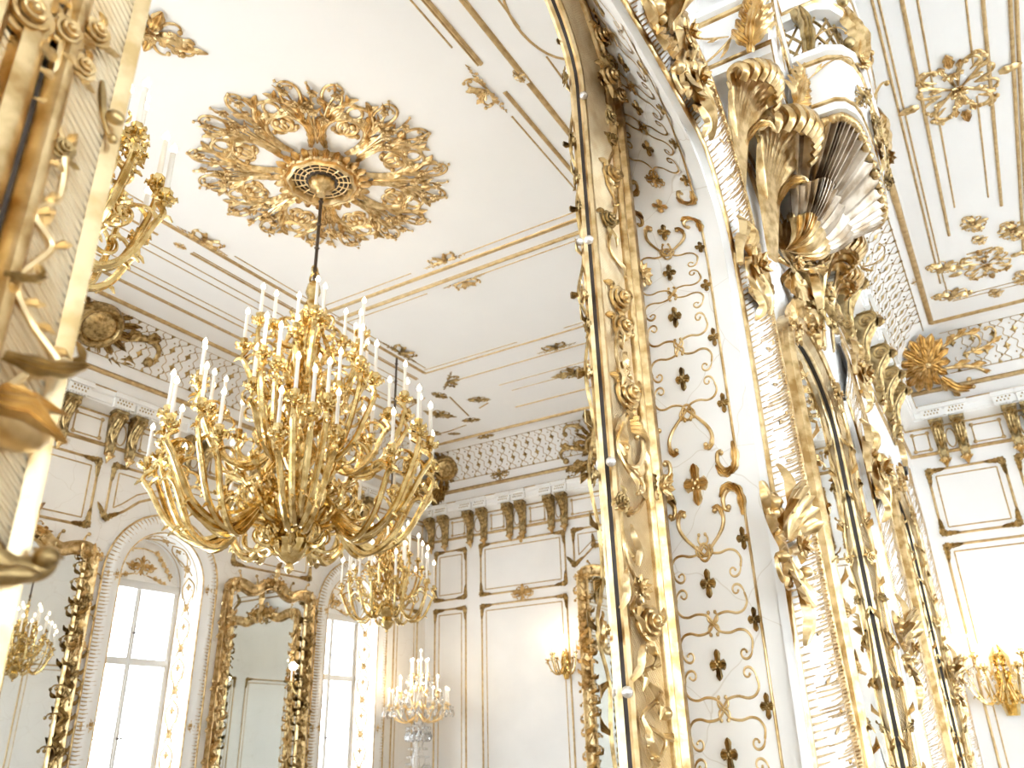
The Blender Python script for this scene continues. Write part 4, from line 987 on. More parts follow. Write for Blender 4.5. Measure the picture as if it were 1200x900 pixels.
# climbing vine on the far side
vine = MB(); pts = [(706,20),(718,60),(708,110),(722,160),(710,205),(722,240),(714,290),(738,322),(742,340),(722,395),(730,450),(742,470),(724,520),(742,560),(760,572),(745,600),(728,590),(734,650),(748,690),(741,715),(757,735),(770,775),(748,792),(775,812),(752,842),(780,868),(764,905)]
P3 = [big_local(x,y,-.965+.012*(i%2)) for i, (x,y) in enumerate(pts)]; C3 = cr(P3,5); vine.tube(C3, .0066, 6)
rnd = random.Random(4)
for i in range(4, len(C3)-2, 4):
    p = Vector(C3[i]); d = (Vector(C3[i+1])-p).normalized(); s = 1 if (i//4)%2 else -1
    q = Vector((d.x,d.y,0)); nrm = Vector((-q.y,q.x,0))*s
    tip = p+q*.055+nrm*.045; mid = p+q*.032+nrm*.02
    vine.leaf([(p.x,p.y,p.z),(mid.x,mid.y,p.z+.012),(tip.x,tip.y,p.z+.004)], .015, .5, 2, .002)
    if i % 8 == 0: vine.blob((tip.x,tip.y,p.z+.01), .007, 7, 4)
obj('climbing_vine', vine, 'gold', BIG)
ber = MB(); ber.blob((0,0,0), .013, 10, 6); bm_ = ber.mesh('berry','gold')
for x, y, s in ((780,836,1.0),(775,590,.6),(741,393,.5),(772,505,.5)): frame_orn('berry', bm_, x, y, -.945, .3, None, 0, s)
bd = MB(); bd.blob((0,0,0), .0105, 10, 6); bd = bd.mesh('bead','bead')
for x, y in ((690,281),(716,541),(735,811),(684,112)): frame_orn('bead', bd, x, y, -.978, .3)
bead_r = [frame_orn('reflected_bead', bd, x, y, -1.036, -.4) for x, y in ((679,283),(704,543),(722,812),(673,90))]
# shell with C-scroll
def cart_rocaille(s):
    m = MB(); m.fan((-.1*s,0), 1.9, 4.6, .12*s, 1.0*s, 8, .14*s, .0, .15*s)
    scroll(m, (.35*s,.9*s), -1.1, 3.0*s, -3.4/s, .13*s, .09*s, k0=-.4/s, leafy=3, n=30); scroll(m, (.3*s,-.75*s), 1.0, 1.6*s, 6/s, .11*s, leafy=2); scroll(m, (-.1*s,-.9*s), -.6, 1.2*s, -7/s, .09*s, leafy=1)
    for k in range(5): m.leaf(cr([(-.1*s,(.9-.12*k)*s,.05*s),((.05+.12*k)*s,(1.15-.22*k)*s,.2*s),((.25+.14*k)*s,(1.2-.36*k)*s,.02*s)],5), .11*s, .5, 3)
    return m
frame_orn('shell_carving', cart_rocaille(.062).mesh('shell_carving','pale'), 741, 520, -.958, .3)
lf = MB(); lf.leaf(cr([(0,-.07,0),(.012,-.02,.014),(-.005,.03,.02),(.02,.075,.004)],5), .02, .5, 4); scroll(lf, (0,-.06), 1.0, .14, 30, .007); LF = lf.mesh('acanthus_leaf','pale')
for x, y, r in ((738,300,.2),(728,428,-.2),(741,640,.3),(728,690,-.2),(745,775,-.5),(720,95,.3),(729,280,-.4),(760,880,.4),(712,30,.2)): frame_orn('acanthus_leaf', LF, x, y, -.966, .25, None, r, .55)
cl_ = orn_cluster(.085); frame_orn('crest_carving', cart_rocaille(.06).mesh('crest_carving','gold'), 708, 30, -.905, .2, None, .3, 1.0); frame_orn('crest_carving', cl_.mesh('crest_carving','aged'), 716, 84, -.905, .2, None, 1.3, .8)
# mirror reflection of the carving, added as solid pieces beyond the dark edge
for x, y, k, s in ((672,208,1,.9),(675,243,1,.8),(680,346,0,.85),(685,380,1,.85),(686,437,0,.75),(692,556,1,.9),(703,738,0,.9),(662,60,1,1.0),(659,90,1,.8),(668,165,1,.8),(664,30,0,.9)):
    frame_orn('reflected_rose', ROSE[k], x, y, -1.045, -.6, None, y*.7, s)
v2 = MB(); Q3 = [big_local(x,y,-1.04) for x, y in ((668,0),(660,50),(672,110),(668,170),(678,208),(676,245),(684,300),(678,345),(690,380),(686,437),(696,500),(690,556),(702,620),(706,680),(700,738),(714,800),(716,860),(722,905))]
v2.tube(cr(Q3,5), .0062, 5)
for i, p in enumerate(cr(Q3,2)[::2]):
    s = -1 if i%2 else 1; v2.leaf([(p[0],p[1],p[2]),(p[0]-.03,p[1]+.015*s,p[2]-.008),(p[0]-.06,p[1]+.045*s,p[2])], .014, -.5, 2)
obj('reflected_vine', v2, 'aged', BIG)
# near side of the same frame: a broader hatched margin, vines, knobs
nr = MB(); nr.loft([[(-NHW-k,v,n) for k, n in ((.088,.024),(.088,.040),(.096,.052),(.108,.054),(.118,.044),(.122,.028),(.130,.028),(.134,.046),(.15,.056),(.17,.056),(.18,.03))] for v in (NBOT,NSP)]); nr.f = [f[::-1] for f in nr.f]; obj('near_rail', nr, 'gold', BIG)
ng2 = MB(); ng2.loft([[(-NHW-k,v,.0305) for k in (.1205,.1315)] for v in (NBOT,NSP)]); ng2.f = [f[::-1] for f in ng2.f]; obj('near_groove_shade', ng2, 'dark', BIG)  # dark strip laid in the groove as painted shade between the rails
nv = MB(); N3 = [big_local(x,y,-.965+.01*(i%2)) for i, (x,y) in enumerate(((95,-30),(70,60),(62,130),(75,170),(70,230),(40,250),(60,290),(20,330),(38,380),(70,430),(30,440),(-10,470)))]
nv.tube(cr(N3,6), .0055, 6)
rnd = random.Random(11)
for i, p in enumerate(cr(N3,6)[::3]):
    w = rnd.uniform(0,6.28); nv.leaf([(p[0],p[1],p[2]),(p[0]+.014*cos(w),p[1]+.014*sin(w),p[2]+.008),(p[0]+.03*cos(w),p[1]+.03*sin(w),p[2]+.002)], .007, .5, 2, .001)
obj('near_vine', nv, 'pale', BIG)
for x, y, k, s, X in ((75,40,2,.9,-.96),(110,40,2,.8,-.96),(72,175,1,.55,-.96),(95,80,2,.7,-.96),(28,20,0,1.0,-.96)): frame_orn('near_rose', ROSE[k], x, y, X, 0, None, x, s)
kn = MB(); scroll(kn, (-.012,.03), -1.4, .07, 20, .0055); kn.blob((.006,-.012,.006), (.010,.008,.008), 9, 5); KN = kn.mesh('knob_scroll','aged')
frame_orn('near_knob', KN, 128, 128, -.97, .3, None, 0, .9); 
kb = MB(); kb.blob((0,0,.0), (.022,.015,.02), 12, 8); kb.leaf([(-.03,.0,.012),(0,.004,.028),(.03,.0,.012)], .014, .5, 3); kb.leaf([(-.02,.02,.0),(.0,.012,.02),(.022,.018,.01)], .01, .5, 3); frame_orn('near_knob', kb.mesh('near_knob','gold'), 18, 500, -.95, .3, None, -.3, 1.15)
hk = MB(); hk.strip(cr([(-.03,.05),(-.022,.02),(-.005,.004),(.014,.004),(.02,.014)],6), [.010]*24+[.012], 1.0); hk.blob((.016,.010,.008), (.010,.009,.009), 9, 5); hk.blob((-.01,-.002,.006), (.024,.008,.010), 10, 5); frame_orn('near_hook', hk.mesh('near_hook','aged'), 20, 672, -.97, .2, None, .15, 1.0)
lf2 = MB(); lf2.leaf(cr([(-.03,.0,0),(0,-.006,.012),(.035,.008,.004)],5), .009, .5, 3); lf2.leaf(cr([(.02,.0,0),(.026,.012,.008),(.022,.026,.004)],5), .005, .5, 3); frame_orn('near_leaf', lf2.mesh('near_leaf','aged'), 50, 428, -.95, .0, None, .1, 1.0); frame_orn('near_leaf', bpy.data.meshes['near_leaf'], 28, 325, -.95, .0, None, .2, .5)
# second and third niches
def niche(label, c):
    T = tall_frame(label, c, True)
    k = orn_cluster(.20,1); k.leaf(cr([(0,.1),(-.03,.22),(.03,.34)],5), .05, .5, 3, .03); o = obj('crest_carving', k, 'gold', T); o.location = (0,MSP+MRISE+.10,.07); o.scale = (1,1,1.6)
    for sg in (-1,1):
        k = orn_cluster(.13,0); o = obj('shoulder_carving', k, 'gold', T); o.location = (sg*MHW*.85,MSP+.22,.06); o.scale = (1,1.2,1.5); o.rotation_euler.z = -sg*.5
        vn = MB(); q = [(.018*sin(9*v)*1.0, v, .010) for v in [MBOT+.1+.05*i for i in range(47)]]; vn.tube(q, .006, 5)
        for i in range(2,45,3):
            s = 1 if i%2 else -1; p = q[i]; vn.leaf([(p[0],p[1],p[2]),(p[0]+s*.03,p[1]+.03,p[2]+.012),(p[0]+s*.045,p[1]+.06,p[2])], .014, .5, 2)
        o = obj('climbing_vine', vn, 'gold', T); o.location = (sg*(MHW+.03),0,.045); o.rotation_euler.y = -sg*.9
        for i in range(9):
            o = obj('rose', ROSE[i%3], None, T); o.location = (sg*(MHW+.03+.02*sin(i*2.2)),-.15+.2*i,.055); o.rotation_euler = (0,-sg*.8,i*1.3); o.scale = (1.5,)*3
    # wooden peak behind the crest
    pk = MB(); pk.loft([[(x,MSP+MRISE*max(0,1-(x/MHW)**2)**.5+.02,n),(x,MSP+MRISE*max(0,1-(x/MHW)**2)**.5+h,n)] for x in [-.64+.08*i for i in range(17)] for n, h in ((.035,.16+.16*exp(-(x/.2)**2)),)])
    obj('back_board', pk, 'pale', T)
    return T
niche('second tall gilded mirror frame along the right-hand wall, under the balcony', 3.95)
niche('third tall gilded mirror frame along the right-hand wall, nearest the far wall', 7.06)
# ================================================================== CARVED ARCH MOULDINGS of the right-hand wall
def carved_moulding(label, inn, out, seed, bulge=.06):
    T = thing('carved_arch_moulding', label, 'arch moulding', mat_of(MIR, 0, 0, 0))
    def res(P, n=150):
        P = cr(P,8); s = [0.]
        for a, b in zip(P,P[1:]): s.append(s[-1]+hypot(b[0]-a[0],b[1]-a[1]))
        o = []; i = 0
        for k in range(n+1):
            x = s[-1]*k/n
            while i < len(s)-2 and s[i+1] < x: i += 1
            q = (x-s[i])/max(1e-9,s[i+1]-s[i]); o.append((P[i][0]+(P[i+1][0]-P[i][0])*q, P[i][1]+(P[i+1][1]-P[i][1])*q))
        return o
    I, O = res(inn), res(out)
    PR = ((0,0),(0,.03),(.05,.032),(.08,.02),(.2,.035),(.45,bulge),(.65,bulge*1.05),(.86,.04),(.9,.03),(.93,.045),(1,.045),(1,0))
    def hgt(t):
        for (a,h),(b,g) in zip(PR,PR[1:]):
            if a <= t <= b and b > a: return h+(g-h)*(t-a)/(b-a)
        return .04
    b = MB(); b.loft([[(a[0]+(c[0]-a[0])*t, a[1]+(c[1]-a[1])*t, h) for a, c in zip(I,O)] for t, h in PR]); obj('moulding', b, 'white', T)
    at = lambda i, t, dz=0: (I[i][0]+(O[i][0]-I[i][0])*t, I[i][1]+(O[i][1]-I[i][1])*t, hgt(t)+dz)
    g = MB()
    for t, r in ((.025,.017),(.965,.017)): g.strip([at(i,t,-.004) for i in range(0,151)], r, .8)
    obj('edge_moulding', g, 'gold', T)
    tf = MB(); rnd = random.Random(seed)
    n = 320
    for k in range(n):
        x = 150*k/n; i = min(149,int(x)); q = x-i
        def P(t, d=0): 
            a, c = at(i,t), at(i+1,t); return (a[0]+(c[0]-a[0])*q, a[1]+(c[1]-a[1])*q+d, hgt(t))
        e = .22+.38*rnd.random(); d = -.012*rnd.random()
        tf.strip([P(.93-(.93-e)*q_/7,d*q_/7) for q_ in range(8)], [.0062*(1-.09*q_) for q_ in range(8)], 1.0, .0)
        if k % 2: ee = .16+.2*rnd.random(); tf.strip([P(.07+(ee-.07)*q_/4,.004*q_/4) for q_ in range(5)], [.005*(1-.16*q_) for q_ in range(5)], 1.0, .0)
        if k % 3 == 0: tf.blob(P(.94), (.012,.014,.012), 5, 3)
    obj('gilded_tufts', tf, 'gold', T)
    cu = MB(); i = 5
    while i < 148:
        a = at(i,.45); scroll(cu, (a[0]-.05,a[1]), .3, .13, 22, .009, n=14, w0=a[2]-.004); i += 6
    obj('small_curls', cu, 'gold', T)
    return T, at
INN = [(2.57,-.25),(2.60,0),(2.63,.63),(2.655,1.25),(2.64,1.676),(2.58,1.88),(2.485,2.02),(2.38,2.065),(2.258,2.069),(2.053,2.085),(1.9,2.09),(1.7,2.09),(1.4,2.09)]
OUT = [(3.31,-.25),(3.28,-.035),(3.212,.425),(3.185,.942),(3.107,1.8),(3.007,2.18),(2.92,2.36),(2.84,2.48),(2.70,2.60),(2.55,2.635),(2.40,2.62),(2.15,2.52),(1.7,2.35)]
T1, at1 = carved_moulding('broad white arch moulding with gilded tufts beside the panelled strip at right', INN, OUT, 3)
def add_cart(T, x, y, mk, s, rot=0, mt='gold', n=.06, sc=(1,1,1.4)):
    u, v = uv(MIR, x, y); o = obj('carved_cartouche', mk(s) if not isinstance(mk, bpy.types.Mesh) else mk, mt, T); o.location = (u*(1-n/abs(XM)),v*(1-n/abs(XM)),n); o.rotation_euler.z = rot; o.scale = sc; return o
def cart_shell(s):
    m = MB(); m.fan((0,.1*s), .35, pi-.35, .1*s, 1.0*s, 9, .1*s, .02*s, .25*s); m.fan((0,-.1*s), pi+.6, 2*pi-.6, .1*s, .85*s, 7, .08*s, .02*s, .1*s)
    def half(h):
        scroll(h, (.12*s,.0), .2, 2.1*s, 7.5/s, .12*s, leafy=3); scroll(h, (.1*s,-.1*s), -.9, 1.3*s, 9/s, .1*s, leafy=2); scroll(h, (.1*s,.3*s), .9, 1.1*s, -9/s, .09*s, leafy=2)
    m.merge(sym(half)); m.leaf(cr([(0,.6*s,.1*s),(0,1.1*s,.12*s),(.1*s,1.5*s,.02*s)],5), .2*s, .5, 3); m.leaf(cr([(0,-.6*s,.05*s),(0,-1.1*s,.08*s),(-.1*s,-1.5*s,.02*s)],5), .2*s, .5, 3)
    m.flower((0,.05*s), .24*s, 7, 2, .12*s); return m
def cart_curl(s):
    m = MB(); scroll(m, (-.6*s,-.2*s), 1.7, 4.4*s, -3.4/s, .2*s, .12*s, k0=-1.0/s, leafy=4, n=30); scroll(m, (-.1*s,-.6*s), .2, 3.2*s, 4.4/s, .16*s, leafy=3)
    m.leaf(cr([(0,.5*s,.1*s),(.1*s,.9*s,.15*s),(-.1*s,1.35*s,0)],5), .22*s, .5, 3); m.flower((0,0), .4*s, 6, 2, .1*s); m.leaf(cr([(0,-.6*s,.06*s),(.1*s,-1.0*s,.1*s),(0,-1.3*s,0)],5), .18*s, .5, 3); return m
add_cart(T1, 874, 315, cart_curl, .17); add_cart(T1, 922, 645, cart_shell, .19); add_cart(T1, 790, 52, cart_shell, .24, .9); add_cart(T1, 806, 98, cart_curl, .16, .4)
T2, at2 = carved_moulding('second carved white and gold arch moulding, beyond the second mirror', [(5.33,-.25),(5.33,.6),(5.31,1.5),(5.25,1.75),(5.1,1.94)], [(6.06,-.25),(6.05,.6),(5.98,1.6),(5.86,2.02),(5.62,2.34),(5.35,2.5)], 5)
add_cart(T2, 1004, 440, cart_curl, .22); add_cart(T2, 1034, 555, cart_shell, .2) if False else None
add_cart(T2, 1020, 552, cart_curl, .25); add_cart(T2, 1060, 762, cart_shell, .2)
T3, at3 = carved_moulding('third carved moulding strip beside the far wall at right', [(8.35,-.25),(8.35,1.5),(8.25,1.8),(8.0,2.1)], [(9.0,-.25),(9.0,1.6),(8.9,2.1),(8.5,2.5)], 6)
add_cart(T3, 1118, 800, cart_shell, .2)
fl = MB()
for k, r in ((.09,.014),(.20,.02)):
    fl.strip(cr([(p[0]+k,p[1]+k*.35) for p in OUT[:10]],6), r, .8)
trim(fl, 'gold', mat_of(MIR))
fl = MB(); fl.strip([(6.25,-.3),(6.2,1.7),(6.05,2.2)], .03, .8); fl.strip([(9.2,-.3),(9.2,2.6)], .03, .8); trim(fl, 'gold', mat_of(MIR))
panel(MIR, rect(5.15,6.5,2.70,2.84), 'long narrow gilt panel moulding under the brackets of the right-hand wall', 0, .04)
panel(MIR, [(6.75,2.80),(8.25,2.80),(8.25,2.60),(7.06,2.68),(6.75,2.5)], 'shaped gilt panel moulding above the third tall mirror', .12)
panel(MIR, [(3.35,2.62),(3.62,2.40),(4.3,2.40),(5.05,2.55),(4.9,2.74),(3.4,2.74)], 'shaped gilt panel moulding over the second tall mirror, below the balcony', 0)
# ================================================================== ARABESQUE on the reveal of the near niche
AR = thing('plaster_arabesque', 'tall strip of gilt arabesque with little stars on the cracked cream wall', 'wall ornament', Matrix.Identity(4))
def ss(P):
    s = [0.]
    for a, b in zip(P,P[1:]): s.append(s[-1]+(Vector(b)-Vector(a)).length)
    return s
SI, SO = ss(REV_I), ss(REV_O)
def revp(x, s, h=0.):
    """x across (0 at the strip's centre), s height / arclength, h height off the surface"""
    k = (x+.84-.84+ (-.84) +.97)/.35; u = (s-REV_O[0][1])/(SO[-1]); u = min(max(u,0),.9999)
    t = u*(len(REV_O)-1); i = int(t); q = t-i
    def L(P): return Vector(P[i])*(1-q)+Vector(P[i+1])*q
    a, b = L(REV_I), L(REV_O); A3, B3 = Vector((-.97,a.x,a.y)), Vector((XM,b.x,b.y)); p = A3+(B3-A3)*k
    tg = (Vector(REV_O[i+1])-Vector(REV_O[i])).normalized(); n = Vector((0,-tg.y,tg.x)); return p+n*h
def put(name, mb, mt='gold'):
    mb.v = [tuple(revp(p[0],p[1],p[2])) for p in mb.v]; mb.f = [f for f in mb.f]; return obj(name, mb, mt, AR)
def star(u, z, s=1.0, half=False, mt='aged'):
    m = orn_star(.033*s); m.xform(lambda p: (p[0]*.82+u, p[1]*1.05+z, p[2]*1.3+.002)); put('half_star' if half else 'star', m, mt)
def both(fn, name):
    h = MB(); fn(h); put(name, sym(lambda m: m.merge(h)))
def cellw(h, z, w=.118):
    for sg in (-1,1):
        h.strip(cr([(.0,z+sg*.103),(.018,z+sg*.084),(.05,z+sg*.078),(.08,z+sg*.084),(.104,z+sg*.078),(w,z+sg*.058),(w-.004,z+sg*.034)],5), .0036, 1.2)
        scroll(h, (w-.004,z+sg*.034), pi+sg*pi/2+sg*-.1, .085, -sg*120, .0042, .0026, k0=-sg*22, n=18, pw=1.2)
        h.strip(cr([(.0,z+sg*.103),(.014,z+sg*.112),(.016,z+sg*.125),(.010,z+sg*.134)],4), .0034, 1.2); h.blob((.011,z+sg*.134,.003), .006, 6, 4)
def hook(h, u, z, sg):
    q = [(u,z),(u,z+sg*.035),(u-.018,z+sg*.065),(u-.046,z+sg*.068),(u-.066,z+sg*.045),(u-.064,z+sg*.018),(u-.048,z+sg*.012)]
    h.strip(cr(q,5), [.005]*14+[.0075]*17, 1.2)
    h.leaf(cr([(u-.004,z-sg*.01),(u-.006,z+sg*.05),(u-.024,z+sg*.085)],5), .017, .6, 3, .003); h.leaf(cr([(u-.018,z+sg*.065),(u-.05,z+sg*.078),(u-.076,z+sg*.05)],5), .016, .6, 3, .003); h.blob((u-.05,z+sg*.018,.004), .009, 7, 4)
def vee(h, z, sg, H=.12):
    p = cr([(.0,z),(.03,z+sg*H*.22),(.062,z+sg*H*.48),(.078,z+sg*H*.72),(.076,z+sg*H*.95),(.062,z+sg*H*1.08)],6)
    h.strip(p, [.0042+.004*i/len(p) for i in range(len(p))], 1.2); h.leaf(cr([(.08,z+sg*H*.8),(.07,z+sg*H*1.06),(.045,z+sg*H*1.08)],5), .010, .6, 3, .004); h.blob((.054,z+sg*H*1.0,.005), .009, 7, 4)
    h.strip(cr([(.0,z),(.02,z+sg*.0),(.028,z+sg*.016),(.02,z+sg*.03)],4), .0036, 1.2)
def ring(z):
    m = MB(); m.strip([(.018*cos(a), z+.024*sin(a)) for a in [2*pi*k/16 for k in range(17)]], .0042, 1.2); put('ring', m)
def seg(ztop, zbot, stars, vtop=None, vbot=None, hb=True):
    n = max(2,int((ztop-zbot)/.06))
    def fn(h):
        h.strip([(.153,zbot+(ztop-zbot)*i/n) for i in range(n+1)], .0048, 1.3)
        hook(h, .153, ztop, 1)
        if hb: hook(h, .153, zbot, -1)
        for z in stars: cellw(h, z)
        if vtop: vee(h, vtop, 1)
        if vbot: vee(h, vbot, -1)
    both(fn, 'scroll_compartments')
    for z in stars: star(0, z)
    for z in stars+[stars[0]+.213]:
        for sg in (-1,1): star(sg*.135, z-.105, .8, True)
seg(1.47, .60, [1.262,1.052,.836], 1.345, .735); star(0,1.455); ring(1.352); ring(.728)
seg(.405, -.7, [.225,.015,-.198,-.41], .300, None, False); ring(.31)
m = orn_star(.055); m.xform(lambda p: (p[0]*.8, p[1]+.505, p[2])); put('diamond_ornament', m)
m = orn_cluster(.062); m.xform(lambda p: (p[0]*.72, p[1]+1.735, p[2])); put('palmette', m); m = orn_star(.034); m.xform(lambda p: (p[0], p[1]+1.60, p[2])); put('palmette_drop', m)
def segA(h):
    for z in (1.885,2.10,2.315,2.53): cellw(h, z)
both(segA, 'scroll_compartments')
for z in (1.885,2.10,2.315,2.53): star(0,z); star(.135,z-.105,.8,True); star(-.135,z-.105,.8,True)
def bA(h): h.strip([(.153,1.72+.05*i) for i in range(20)], .0048, 1.3); hook(h, .153, 1.72, -1)
both(bA, 'arched_border')
# ================================================================== BALCONY
YC = 3.95
half = [(XM+.0,1.08),(-.335,1.08),(-.352,.95),(-.365,.75),(-.375,.56),(-.26,.565),(-.165,.56),(-.125,.535),(-.092,.47),(-.075,.38),(-.066,.22),(-.062,0)]
plan = [(x,YC-t) for x, t in half]+[(x,YC+t) for x, t in half[::-1][1:]]
def offp(d):
    out = []; m = len(plan)
    for i in range(m):
        a, p, b = Vector(plan[max(i-1,0)]), Vector(plan[i]), Vector(plan[min(i+1,m-1)])
        e1 = (p-a).normalized() if i else (b-p).normalized(); e2 = (b-p).normalized() if i < m-1 else e1
        n1, n2 = Vector((e1.y,-e1.x)), Vector((e2.y,-e2.x)); k = n1+n2; k = k/max(.45,k.dot(n1)); q = p+k*d
        if i in (0,m-1): q.x = XM
        out.append((q.x,q.y))
    return out
BAL = thing('balcony', 'small white and gold balcony on a shell corbel, high on the right-hand wall', 'balcony', mat_of((Vector((XM,YC,2.75)),VX,VY,VZ)))
def lv(d, z): return [(x-XM,y-YC,z) for x, y in offp(d)]
Z0 = 0
b = MB(); b.loft([lv(-.04,.02),lv(-.04,0.0),lv(.0,0.0),lv(.0,.045),lv(-.01,.05)]); obj('lower_rim', b, 'white', BAL)
b = MB(); b.loft([lv(-.008,.05),lv(.006,.055),lv(.008,.065),lv(-.004,.072)]); obj('lower_gilt_line', b, 'gold', BAL)
b = MB(); b.loft([lv(-.006,.07),lv(.0,.10),lv(.008,.16),lv(.022,.22),lv(.04,.27)]); obj('fascia', b, 'wall2', BAL)
b = MB(); b.loft([lv(.038,.268),(lv(.05,.275)),lv(.052,.29),lv(.04,.297)]); obj('upper_gilt_line', b, 'gold', BAL)
b = MB(); b.loft([lv(.04,.297),lv(.065,.31),lv(.065,.345),lv(.0,.35)]); obj('upper_rim', b, 'white', BAL)
b = MB(); P = offp(-.04); b.add([(x-XM,y-YC,.02) for x, y in P], [tuple(range(len(P)))[::-1]]); obj('soffit', b, 'wall2', BAL, False)
b = MB(); P = offp(.02); b.add([(x-XM,y-YC,.33) for x, y in P], [tuple(range(len(P)))]); obj('deck', b, 'wall2', BAL, False)
# balustrade: lattice on the bow, panels beside
lat = MB(); Pl = offp(.0); s = [0.]
for a, c in zip(Pl,Pl[1:]): s.append(s[-1]+hypot(c[0]-a[0],c[1]-a[1]))
def along(x, z):
    x = min(max(x,0),s[-1]-1e-6); i = 0
    while s[i+1] < x: i += 1
    q = (x-s[i])/(s[i+1]-s[i]); return (Pl[i][0]+(Pl[i+1][0]-Pl[i][0])*q-XM, Pl[i][1]+(Pl[i+1][1]-Pl[i][1])*q-YC, z)
x = s[4]-.1
while x < s[-1]-s[4]+.1:
    for sg in (-1,1):
        pts = [along(x+sg*.16*t,.36+.24*t) for t in (0,.2,.4,.6,.8,1.0)]; lat.tube(pts, .0075, 5)
    x += .075
obj('lattice', lat, 'aged', BAL)
b = MB(); b.loft([lv(-.02,.60),lv(.05,.60),lv(.06,.63),lv(.06,.70),lv(.085,.74),lv(.1,.80),lv(.1,.86),lv(-.02,.86)]); obj('handrail', b, 'white', BAL)
b = MB(); b.loft([lv(.061,.635),lv(.068,.645),lv(.061,.66)]); b.loft([lv(.086,.745),lv(.096,.76),lv(.093,.775)]); obj('handrail_gilt_line', b, 'gold', BAL)
bt = MB(); k = s[-1]*.0
while k < s[-1]: p = along(k,.83); bt.blob((p[0]+.1 if k > s[4] and k < s[-1]-s[4] else p[0], p[1], p[2]), .014, 6, 4); k += .035
# scrolled corner posts of the balustrade and gilt pilaster leaves on the fascia
def on_bal(fn, idx, z, yaw): pass
def bal_orn(name, mb, mt, X, Y, Z, nx, ny, nz=0., rot=0, sc=(1,1,1)):
    N = Vector((nx,ny,nz)).normalized(); V = (VZ-N*N.z).normalized(); U = V.cross(N)
    m = mat_of((Vector((X-XM,Y-YC,Z)),U,V,N),0,0,(.032 if name.startswith(('fascia','flower')) else 0),rot); o = obj(name, mb, mt, BAL); o.matrix_basis = m @ Matrix.Diagonal((*sc,1)); return o
def big_leaf(s, n=5):
    m = MB(); m.leaf(cr([(0,-.5*s,.03*s),(0,-.1*s,.12*s),(.03*s,.25*s,.1*s),(.1*s,.6*s,.02*s)],6), .14*s, .5, 4)
    for k in range(n):
        t = -.38+.17*k
        for sg in (-1,1): m.leaf(cr([(sg*.02*s,t*s,.06*s),(sg*(.2-.02*k)*s,(t+.12)*s,.14*s),(sg*(.36-.045*k)*s,(t+.33)*s,.04*s)],5), (.10-.010*k)*s, .55, 3)
    return m
sv = MB(); 
def curl2(m): scroll(m, (-.05,-.05), 1.2, .52, -17, .008, leafy=2, n=26); scroll(m, (.0,.03), .2, .26, -26, .007, leafy=1)
for sy in (1,-1):
    bal_orn('fascia_leaf', big_leaf(.30), 'gold', -.375, YC-1.09*sy+.0, .15, .0, -sy, -.08, -.30, (.9,1,1)) if sy == 1 else None
    bal_orn('fascia_leaf', big_leaf(.27), 'gold', -.35, YC-.60*sy, .15, .75, -sy*.35, -.1, -.3)
    m = MB(); curl2(m); bal_orn('fascia_scroll', m, 'gold', -.48, YC-1.085*sy, .18, 0, -sy, -.05, 2.6)
    m = MB(); curl2(m); bal_orn('fascia_scroll', m, 'gold', -.345, YC-.95*sy, .17, 1, 0, -.05, .2)
    m = MB(); curl2(m); bal_orn('fascia_scroll', m, 'gold', -.355, YC-.80*sy, .17, 1, 0, -.05, .4)
    m = MB(); curl2(m); bal_orn('fascia_scroll', m, 'gold', -.245, YC-.568*sy, .17, 0, -sy, -.05, .3)
    m = orn_cluster(.10,1); bal_orn('flower_spray', m, 'aged', -.075, YC-.37*sy, .15, 1, -.5*sy, -.1, .8)
    m = orn_cluster(.09,1); bal_orn('flower_spray', m, 'aged', -.05, YC-.14*sy, .15, 1, -.1*sy, -.1, -.5)
    post = MB(); post.tube([(0,.0,0),(.02,.08,.03),(.0,.18,.05),(-.02,.28,.03),(.01,.36,.0)], [.035,.028,.022,.03,.04], 8); scroll(post, (0,.02), -.3, .24, 22, .03); scroll(post, (0,.34), .4, .26, -20, .032); post.leaf(cr([(0,.0,.05),(.01,.15,.08),(0,.3,.06)],5), .04, .5, 3)
    bal_orn('balustrade_scroll', post, 'olive', -.24, YC-.57*sy, .35, .4, -sy, 0)
    pil = MB(); pil.leaf(cr([(0,0,.02),(.02,.18,.06),(-.01,.34,.05),(.02,.5,.02)],6), .075, .5, 5); scroll(pil, (.03,.05), .5, .2, 24, .018, leafy=1); scroll(pil, (-.03,.42), 2.6, .2, 24, .018, leafy=1); pil.flower((0,.03), .06, 6, 2, .04)
    bal_orn('gilt_pilaster', pil, 'gold', -.055, YC-.40*sy, .30, 1, -.8*sy, 0, 0, (1,.9,1))
bal_orn('centre_cartouche', cart_shell(.13), 'gold', -.045, YC-.0, .14, 1, 0, -.1)
bal_orn('parapet_grille', orn_star(.09), 'aged', -.45, YC-1.12, .47, 0, -1, 0)
pp = MB(); pp.box(0,.27,-1.06,-.58,.345,.62); pp.box(0,.27,.58,1.06,.345,.62); obj('parapet', pp, 'wall2', BAL, False)
